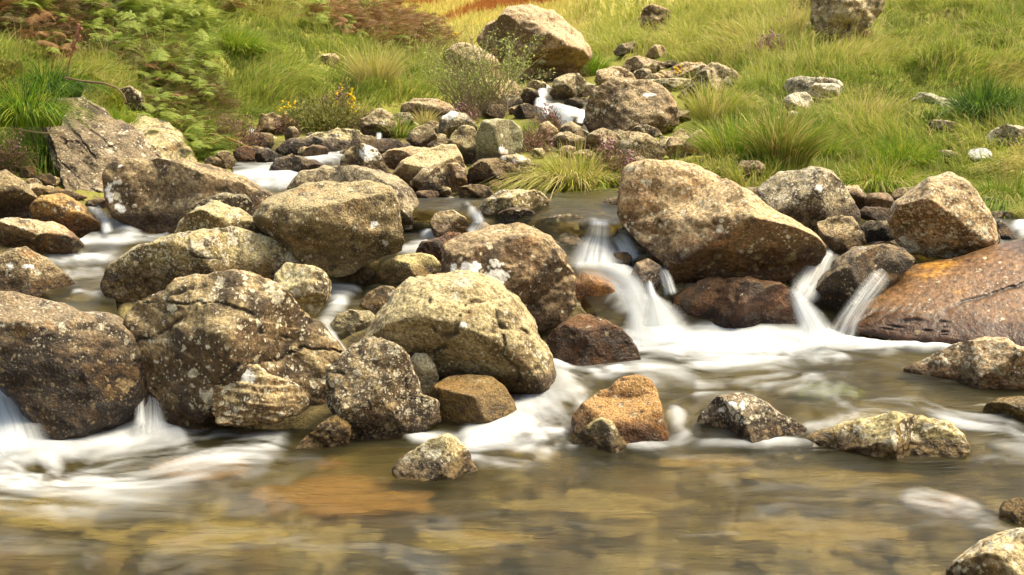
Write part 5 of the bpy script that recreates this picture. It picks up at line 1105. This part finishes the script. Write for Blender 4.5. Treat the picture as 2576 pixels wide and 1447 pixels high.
# ---- bracken
def frond_mesh(seed, L=.5, curl=.5, brown=False):
    r = np.random.default_rng(seed); vs, fs, cs = [], [], []
    g1, g2 = ((.24, .13, .05), (.15, .075, .03)) if brown else ((.15, .21, .03), (.26, .29, .05))
    def quad(a, b, c_, d, col):
        k = len(vs); vs.extend([a, b, c_, d]); fs.append((k, k + 1, k + 2, k + 3)); cs.extend([col] * 4)
    n = 15; pts = []
    for i in range(n + 1):
        t = i / n; pts.append(np.array([L * t * (1 - .12 * t), 0, L * (.35 * t - curl * t * t)]))
    for i in range(n):
        t = i / n; p = pts[i]; tg = pts[i + 1] - pts[i]; tg /= np.linalg.norm(tg); col = np.array(g1) * .7
        quad(p + [0, -.0025, 0], p + [0, .0025, 0], pts[i + 1] + [0, .002, 0], pts[i + 1] + [0, -.002, 0], np.array((.24, .20, .06)))
        if t < .10: continue
        pl = L * .46 * (1 - t) ** .8 * (1 - .3 * math.exp(-((t - .1) / .08) ** 2)) * r.uniform(.85, 1.1)
        for s in (-1, 1):
            d = np.array([.35, s, -.22 + r.normal(0, .12)]); d /= np.linalg.norm(d); m = max(3, int(9 * (1 - t)) + 1)
            for j in range(m):
                u = (j + .5) / m; q = p + d * pl * u + [0, 0, -.04 * u * u * pl / .2]; w = pl * .19 * (1 - u) ** .6 + .003; dl = pl / m * .42
                col = np.array(g1) * (1 - u) + np.array(g2) * u; col = col * r.uniform(.75, 1.2)
                for s2 in (-1, 1):
                    e = tg * s2 + d * .35; e /= np.linalg.norm(e); a = q - d * dl; b = q + d * dl
                    quad(a, b, b + e * w * .8 + [0, 0, -.2 * w], a + e * w * .9 + [0, 0, -.2 * w], col)
    return mesh_np('frond', np.array(vs), np.array(fs), LEAF, False, None, {'tint': np.array(cs)})
FG = [frond_mesh(s, .46, c) for s, c in ((1, .35), (2, .55), (3, .75))]; FB = [frond_mesh(s, .42, c, True) for s, c in ((4, .5), (5, .8))]
def stem_mesh(h, col, rad=.004):
    v, f = [], []
    for k in range(5):
        for j in range(4): v.append((math.cos(j * 1.571) * rad * (1 - k * .15) + .02 * math.sin(k * 1.3), math.sin(j * 1.571) * rad * (1 - k * .15), h * k / 4))
    for k in range(4):
        for j in range(4): f.append((k * 4 + j, k * 4 + (j + 1) % 4, k * 4 + 4 + (j + 1) % 4, k * 4 + 4 + j))
    return mesh_np('stem', np.array(v), np.array(f), LEAF, True, None, {'tint': np.tile(col, (len(v), 1))})
SG, SB = stem_mesh(.32, (.26, .24, .07)), stem_mesh(.32, (.22, .11, .05))
def bracken(x, y, brown, r, where, scale=1.0, n=5):
    scale *= .56
    g = Gg(x, y); lab = ['green bracken fern ', 'browning bracken fern ', 'rusty bracken fern '][brown] + where
    root = link('bracken', SB if brown else SG, g, label=lab, cat='fern', group=['green bracken ferns of the left bank', 'browning bracken ferns of the left bank', 'rusty bracken ferns of the left bank'][brown])
    root.scale = (scale,) * 3; root.rotation_euler = (r.normal(0, .12), r.normal(0, .12), 0)
    for k in range(n):
        fr_ = (FB if brown and r.random() < .75 else FG)[r.integers(0, 2)]
        o = link('frond', fr_, (0, 0, r.uniform(.14, .33)), root); a = k * 2 * np.pi / n + r.normal(0, .5) + .3
        s = r.uniform(.55, .95); o.scale = (s, s, s); o.rotation_euler = (r.normal(0, .2), r.normal(-.15, .22), a)
r_ = np.random.default_rng(12)
for (x0, x1, y0, y1, cnt, br, sc_, wh_) in [
 (-60, 250, -10, 110, 30, 1, 1.1, 'in the dark thicket at the upper left corner'),
 (230, 470, 0, 170, 26, 0, 1.0, 'in the tall stand above the leaning slab'),
 (0, 230, 60, 190, 10, 1, 1.0, 'among grass behind the foxglove stalk'),
 (400, 560, 120, 260, 16, 0, .95, 'in the middle of the left bank stand'),
 (350, 520, 210, 300, 14, 1, .85, 'around the moss and dead twig above the slab'),
 (380, 560, 300, 400, 14, 0, .8, 'at the foot of the stand behind the twin-humped rock'),
 (430, 620, 330, 400, 7, 1, .7, 'at the stream edge below the stand'),
 (480, 900, -20, 60, 26, 2, 1.0, 'high on the bank above the bright green tufts'),
 (800, 960, 20, 120, 22, 2, 1.05, 'on the brow where the left bank meets the meadow'),
 (930, 1060, 70, 160, 16, 2, .95, 'halfway down the brow of the left bank'),
 (1030, 1110, 110, 165, 8, 2, .8, 'at the low end of the brow by the sapling'),
 (0, 110, 330, 400, 4, 0, .6, 'in the grass beside the hanging sedge clump')]:
    for k in range(int(cnt * .8)):
        bracken(r_.uniform(x0, x1), r_.uniform(y0, y1) + 6, br if r_.random() < .8 else 0, r_, wh_, sc_ * r_.uniform(.75, 1.2), 5 if sc_ > .9 else 4)

# ---- the fine bracken and undergrowth mass between the single ferns: nobody could count it
def thicket(name, label, areas, n, seed):
    r = np.random.default_rng(seed); base = []
    for s_ in (1, 2, 3):
        q = []; cu = (.4, .7, 1.0)[s_ - 1]
        for i in range(9):
            t = .1 + .9 * i / 9; p = np.array([t, 0, .35 * t - cu * t * t]); pl = .42 * (1 - t) ** .8 + .02
            for sgn in (-1, 1):
                for j in range(3):
                    a = p + np.array([.1, sgn * .33, -.03]) * pl * (j * .95); b_ = p + np.array([.12, sgn * .33, -.04]) * pl * (j * .95 + .8); w_ = .017 * (1 - j * .25)
                    q.append([a - [w_, 0, 0], a + [w_, 0, .01], b_ + [w_ * .8, 0, 0], b_ - [w_ * .8, 0, .01]])
        q.append([[0, -.006, 0], [0, .006, 0], [.7, .004, .245 - cu * .49], [.7, -.004, .245 - cu * .49]])
        base.append(np.array(q, float))
    V, T = [], []
    for (poly, frac, c1, c2, size) in areas:
        m = int(n * frac); x0, y0 = np.min(poly, 0); x1, y1 = np.max(poly, 0); px = r.uniform(x0, x1, m * 5); py = r.uniform(y0, y1, m * 5); ok = inpoly(px, py, poly); px, py = px[ok][:m], py[ok][:m]
        g = Gg(px, py); g[:, 2] += r.uniform(.02, .30, len(px)) * size * (2.2 if c1 is not BRN or size < .19 else 4.4)
        for k in range(3):
            sel = np.arange(len(px)) % 3 == k; c = g[sel]; mm_ = len(c); B = base[k].reshape(-1, 3)
            s = size * r.uniform(.55, 1.2, mm_)[:, None, None]; a = r.uniform(0, 6.283, mm_)[:, None]; tl = r.normal(-.25, .3, mm_)[:, None]
            X = B[None, :, 0] * np.cos(tl) + B[None, :, 2] * np.sin(tl); Z = -B[None, :, 0] * np.sin(tl) + B[None, :, 2] * np.cos(tl); Y = np.repeat(B[None, :, 1], mm_, 0)
            W_ = np.stack([X * np.cos(a) - Y * np.sin(a), X * np.sin(a) + Y * np.cos(a), Z], -1) * s + c[:, None]
            mixf = np.clip(r.random((mm_, 1, 1)) + .5 * fbm(c * 1.4, 2, 7)[:, None, None], 0, 1); col = (np.array(c1) * (1 - mixf) + np.array(c2) * mixf) * r.uniform(.65, 1.3, (mm_, 1, 1))
            V.append(W_.reshape(-1, 3)); T.append(np.repeat(col, len(B), 1).reshape(-1, 3))
    V = np.concatenate(V); T = np.concatenate(T)
    link(name, mesh_np(name, V, np.arange(len(V)).reshape(-1, 4), LEAF, False, None, {'tint': T}), kind='stuff', label=label)
GRN, YGN, BRN, RST, DRK = (.16, .23, .035), (.30, .32, .06), (.15, .09, .04), (.24, .125, .045), (.08, .10, .03)
thicket('undergrowth', 'fine tangled green and brown bracken undergrowth over the left bank', [
 ([(-60, -60), (300, -60), (300, 90), (200, 150), (-60, 110)], .20, DRK, BRN, .20), ([(220, -30), (480, -30), (560, 130), (520, 200), (300, 190), (220, 120)], .22, YGN, GRN, .17),
 ([(180, 90), (420, 120), (560, 240), (600, 330), (560, 390), (420, 330), (330, 220), (200, 190)], .20, GRN, BRN, .15), ([(480, -60), (960, -60), (990, 30), (880, 110), (700, 60), (560, 60)], .18, BRN, YGN, .17),
 ([(800, 10), (985, 20), (1095, 105), (1150, 160), (1060, 165), (940, 130), (840, 90)], .20, BRN, RST, .2), ([(430, 320), (590, 350), (580, 400), (480, 400)], .04, RST, GRN, .15)], 8500, 8)

# ---- shrubs: gorse, heather, sapling
def bush(kind, label, x, y, w, h, seed, n=900, stemn=26, flowers=60, fcol=(.72, .50, .02), cols=((.09, .11, .02), (.16, .15, .04)), leaf=.012, group='low shrubs among the rocks', cat=None, up=1.0, fl=.009, ftop=.6):
    r = np.random.default_rng(seed); g = Gg(x, y); root = bpy.data.objects.new(kind, None); COL.objects.link(root); root.location = g
    root['label'] = label; root['category'] = cat or kind.replace('_', ' '); root['group'] = group
    def pos(m, shell=.6):
        d = r.normal(0, 1, (m, 3)); d[:, 2] = np.abs(d[:, 2]); d /= np.linalg.norm(d, axis=1)[:, None]
        k = fbm(d * 2 + seed, 3, seed) * .35 + 1
        return d * (r.uniform(shell, 1.0, m) * k)[:, None] * np.array([w / 2, w / 2.6, h]), d
    p, d = pos(n, .35); q = r.normal(0, 1, (n, 3)) * .5 + d; q /= np.linalg.norm(q, axis=1)[:, None]; s = np.cross(q, r.normal(0, 1, (n, 3))); s /= np.linalg.norm(s, axis=1)[:, None]
    ln = leaf * r.uniform(1.2, 2.6, n)[:, None]; wd = leaf * .32 * r.uniform(.7, 1.3, n)[:, None]
    vs = np.stack([p - s * wd, p + s * wd, p + q * ln + s * wd * .5, p + q * ln - s * wd * .5], 1).reshape(-1, 3)
    cc = np.repeat((np.array(cols)[r.integers(0, len(cols), n)] * r.uniform(.6, 1.35, n)[:, None]), 4, axis=0)
    link('foliage', mesh_np('foliage', vs, np.arange(n * 4).reshape(-1, 4), LEAF, False, None, {'tint': cc}), parent=root)
    a, _ = pos(stemn, .8); b0 = a * np.array([.2, .2, 0]); sd2 = np.cross(a, [0, 1, .2]); sd2 /= np.linalg.norm(sd2, axis=1)[:, None] + 1e-9; w2 = .0035
    vs = np.stack([b0 - sd2 * w2, b0 + sd2 * w2, a + sd2 * w2 * .5, a - sd2 * w2 * .5], 1).reshape(-1, 3)
    link('stems', mesh_np('stems', vs, np.arange(stemn * 4).reshape(-1, 4), LEAF, False, None, {'tint': np.tile((.16, .11, .06), (stemn * 4, 1))}), parent=root)
    if flowers:
        ce, _ = pos(max(3, flowers // 8), .95); ce = ce[ce[:, 2] > h * ftop * .6] if (ce[:, 2] > h * ftop * .6).any() else ce
        p = ce[r.integers(0, len(ce), flowers)] + r.normal(0, 1, (flowers, 3)) * np.array([.014, .014, .022]) * up; p[:, 2] += .015
        V, Fc = sphere(1); vs = (p[:, None] + V[None] * fl * r.uniform(.6, 1.2, (flowers, 1, 1))).reshape(-1, 3)
        f = (Fc[None] + np.arange(flowers)[:, None, None] * len(V)).reshape(-1, 3)
        cc = np.repeat(np.array(fcol)[None] * r.uniform(.7, 1.1, (flowers, 1)), len(V), axis=0)
        link('blossom', mesh_np('blossom', vs, f, LEAF, False, None, {'tint': cc}), parent=root)
    return root
bush('gorse_bush', 'spreading gorse bush with bright yellow blossom above the dark wet ledge', 815, 330, .70, .22, 1, 6200, 60, 70, cols=((.10, .12, .02), (.20, .19, .05), (.26, .24, .08)), up=1.6, fl=.010)
bush('gorse_bush', 'upright yellow-flowering sprig at the right end of the gorse bush', 872, 300, .20, .22, 2, 700, 16, 34, up=1.2, fl=.010)
PK = (.40, .23, .24); HC = ((.20, .12, .08), (.13, .11, .04), (.30, .16, .12))
for i, (lab, x, y, w_, h_, n_, fl_) in enumerate([
 ('dark heather sprig with magenta tips by the small side trickle', 728, 338, .18, .13, 900, 40),
 ('faded pink heather rising behind the gorse blossom', 850, 308, .30, .22, 1300, 90),
 ('brown withered heather hanging below the gorse bush', 935, 335, .30, .13, 1500, 10),
 ('pink heather lying over the white-crusted rock', 1165, 322, .22, .10, 900, 70),
 ('bright pink heather left of the headstone block', 1178, 300, .18, .12, 700, 90),
 ('straggly brown heather right of the headstone block', 1330, 385, .34, .16, 1900, 20),
 ('pink-tipped heather clothing the rock under the upper cascade', 1382, 335, .26, .15, 1500, 70),
 ('rounded mauve heather cushion under the overhanging background boulder', 1425, 200, .44, .24, 2200, 160),
 ('reddish heather at the right end of the grassy island', 1530, 462, .34, .20, 2300, 90),
 ('small pink heather at the left foot of the island tussock', 1312, 470, .16, .08, 600, 50),
 ('dark heather bushing out left of the pink-white crag', 2050, 75, .62, .50, 3200, 60),
 ('purple heather patch below the pink-white crag', 1990, 112, .46, .16, 1500, 120),
 ('pink heather dot alone on the right slope', 2167, 122, .22, .10, 600, 90),
 ('mauve heather streak along the slope right of the tilted slab', 1935, 160, .60, .12, 1500, 160),
 ('browned heather under the fern stand at the stream edge', 590, 372, .44, .18, 2400, 40),
 ('small heather with pale pink flowers at the left margin', 25, 432, .30, .16, 1400, 60)]):
    bush('heather', lab, x, y, w_, h_, 40 + i, n_, 22, int(fl_ * .6), PK, HC, .010, 'heather clumps', up=1.4, fl=.008 + .002 * (y < 220))
for i, (lab, x, y, w_, h_) in enumerate([('yellow-flowered weed in the tall grass right of the strata boulder', 1790, 262, .18, .24), ('yellow flower patch against the flat ridge rock', 1730, 208, .34, .14), ('yellow-flowered stalk left of the biggest background boulder', 1112, 118, .30, .20)]):
    bush('wildflower', lab, x, y, w_, h_, 70 + i, 320, 14, 50, (.78, .52, .02), ((.14, .20, .03), (.22, .25, .05)), .014, 'yellow wildflowers', up=1.4, fl=.012)
def sapling(label, x, y, w, h, seed, n=1500, twigs=44, leafs=.026):
    r = np.random.default_rng(seed); g = Gg(x, y); root = bpy.data.objects.new('sapling', None); COL.objects.link(root); root.location = g
    root['label'] = label; root['category'] = 'sapling'; root['group'] = 'willow saplings'
    vs, cs, lv, lc = [], [], [], []
    for i in range(twigs):
        b = np.array([r.normal(0, w * .08), r.normal(0, w * .06), 0]); e = np.array([r.uniform(-w / 2, w / 2), r.normal(0, w * .2), h * r.uniform(.45, 1.0) * (1 - .3 * abs(r.normal(0, .5)))]); mid = (b + e) / 2 + [0, 0, h * .12]
        pts = [(1 - t) ** 2 * b + 2 * t * (1 - t) * mid + t * t * e for t in np.linspace(0, 1, 7)]
        for k in range(6):
            wd = np.array([.005 * (1 - k / 8), 0, 0]); vs += [pts[k] - wd, pts[k] + wd, pts[k + 1] + wd * .8, pts[k + 1] - wd * .8]; cs += [(.22, .17, .10)] * 4
        for k in range(n // twigs):
            t = r.uniform(.25, 1.0); p = (1 - t) ** 2 * b + 2 * t * (1 - t) * mid + t * t * e + r.normal(0, .025, 3)
            a = r.normal(0, 1, 3) + [0, 0, .5]; a /= np.linalg.norm(a); s = np.cross(a, r.normal(0, 1, 3)); s /= np.linalg.norm(s); l_ = leafs * r.uniform(.6, 1.25)
            lv += [p, p + a * l_ * .5 + s * l_ * .24, p + a * l_, p + a * l_ * .5 - s * l_ * .24]; col = np.array([(.28, .34, .09), (.38, .40, .12), (.20, .26, .06)][r.integers(0, 3)]) * r.uniform(.75, 1.2); lc += [col] * 4
    link('twigs', mesh_np('twigs', np.array(vs), np.arange(len(vs)).reshape(-1, 4), LEAF, False, None, {'tint': np.array(cs)}), parent=root)
    link('leaves', mesh_np('leaves', np.array(lv), np.arange(len(lv)).reshape(-1, 4), LEAF, False, None, {'tint': np.array(lc)}), parent=root)
sapling('leafy willow sapling spreading in front of the leaning pink boulder', 1215, 292, 1.15, .85, 1, 3000, 70, .020)
sapling('low willow bush with yellowing leaves left of the leafy sapling', 1160, 275, .7, .55, 2, 1800, 50, .018)
sapling('thin willow shoot standing against the overhang of the biggest background boulder', 1288, 235, .34, .62, 3, 300, 9, .034)
# ---- moss cushion, dead twig, foxglove stalk
def cushion(label, x, y, w_, h_, seed, col=((.24, .25, .02), (.16, .18, .02), (.34, .32, .04))):
    r = np.random.default_rng(seed); g = Gg(x, y); n = 3800; d = r.normal(0, 1, (n, 3)); d[:, 2] = np.abs(d[:, 2]); d /= np.linalg.norm(d, axis=1)[:, None]
    p = d * (1 + fbm(d * 2.2, 3, seed) * .25)[:, None] * np.array([w_ / 2, w_ / 2.5, h_]); s = np.cross(d, r.normal(0, 1, (n, 3))); s /= np.linalg.norm(s, axis=1)[:, None]
    vs = np.stack([p - s * .006, p + s * .006, p + d * .016 + s * .003, p + d * .016 - s * .003], 1).reshape(-1, 3); cc = np.repeat(np.array(col)[r.integers(0, 3, n)] * r.uniform(.8, 1.2, (n, 1)), 4, axis=0)
    link('moss_cushion', mesh_np('moss_cushion', vs, np.arange(n * 4).reshape(-1, 4), LEAF, False, None, {'tint': cc}), g, None, label, 'moss', 'moss cushions')
cushion('bright yellow-green moss cushion on the shoulder of the leaning slab', 232, 300, .34, .22, 1)
cushion('yellowish moss hummock at the left margin under the ferns', 25, 300, .34, .30, 2, ((.22, .20, .04), (.30, .26, .07), (.16, .17, .03)))
def twig(label, pts, d, rad, col, name='dead_twig', cat='twig', knobs=0):
    P_ = np.array([at(x, y, d) for x, y in pts]); v, f = [], []; c0 = P_[0]
    for k, p in enumerate(P_):
        for j in range(5): v.append(p - c0 + rad * (1 - .6 * k / len(P_)) * np.array([math.cos(j * 1.257) * .8, math.cos(j * 1.257) * .4, math.sin(j * 1.257)]))
    for k in range(len(P_) - 1):
        for j in range(5): f.append((k * 5 + j, k * 5 + (j + 1) % 5, k * 5 + 5 + (j + 1) % 5, k * 5 + 5 + j))
    o = link(name, mesh_np(name, np.array(v), np.array(f), LEAF, True, None, {'tint': np.tile(col, (len(v), 1))}), c0, None, label, cat)
    if knobs:
        V, Fc = sphere(2); r = np.random.default_rng(3); vs, fs = [], []
        for i in range(knobs):
            t = .45 + .55 * i / knobs; k = t * (len(P_) - 1.001); p = P_[int(k)] * (1 - k % 1) + P_[int(k) + 1] * (k % 1) - c0 + [r.choice((-1, 1)) * .012, 0, 0]
            vs.append(V * np.array([.009, .009, .013]) + p); fs.append(Fc + i * len(V))
        link('seed_pods', mesh_np('seed_pods', np.concatenate(vs), np.concatenate(fs), LEAF, True, None, {'tint': np.tile((.30, .14, .09), (knobs * len(V), 1))}), parent=o)
twig('long bare dead twig arching over the leaning slab', [(162, 196), (210, 205), (262, 210), (295, 222), (312, 240), (318, 258)], 8.15, .008, (.20, .13, .08))
twig('dead twig stub poking up from the grass by the foxglove stalk', [(150, 205), (165, 198), (172, 180)], 8.3, .007, (.18, .12, .08))
twig('dry reddish foxglove stalk with seed pods in front of the ferns', [(168, 178), (178, 145), (188, 115), (198, 85), (203, 60)], 8.6, .006, (.28, .12, .08), 'foxglove', 'flower stalk', 16)
twig('thin pale dead stem trailing over the bank foot at the left', [(20, 318), (60, 328), (110, 335), (160, 334)], 7.7, .006, (.38, .31, .19))
twig('fine straw stem lying across the side trickle', [(570, 345), (600, 358), (635, 374)], 8.3, .004, (.42, .26, .09))
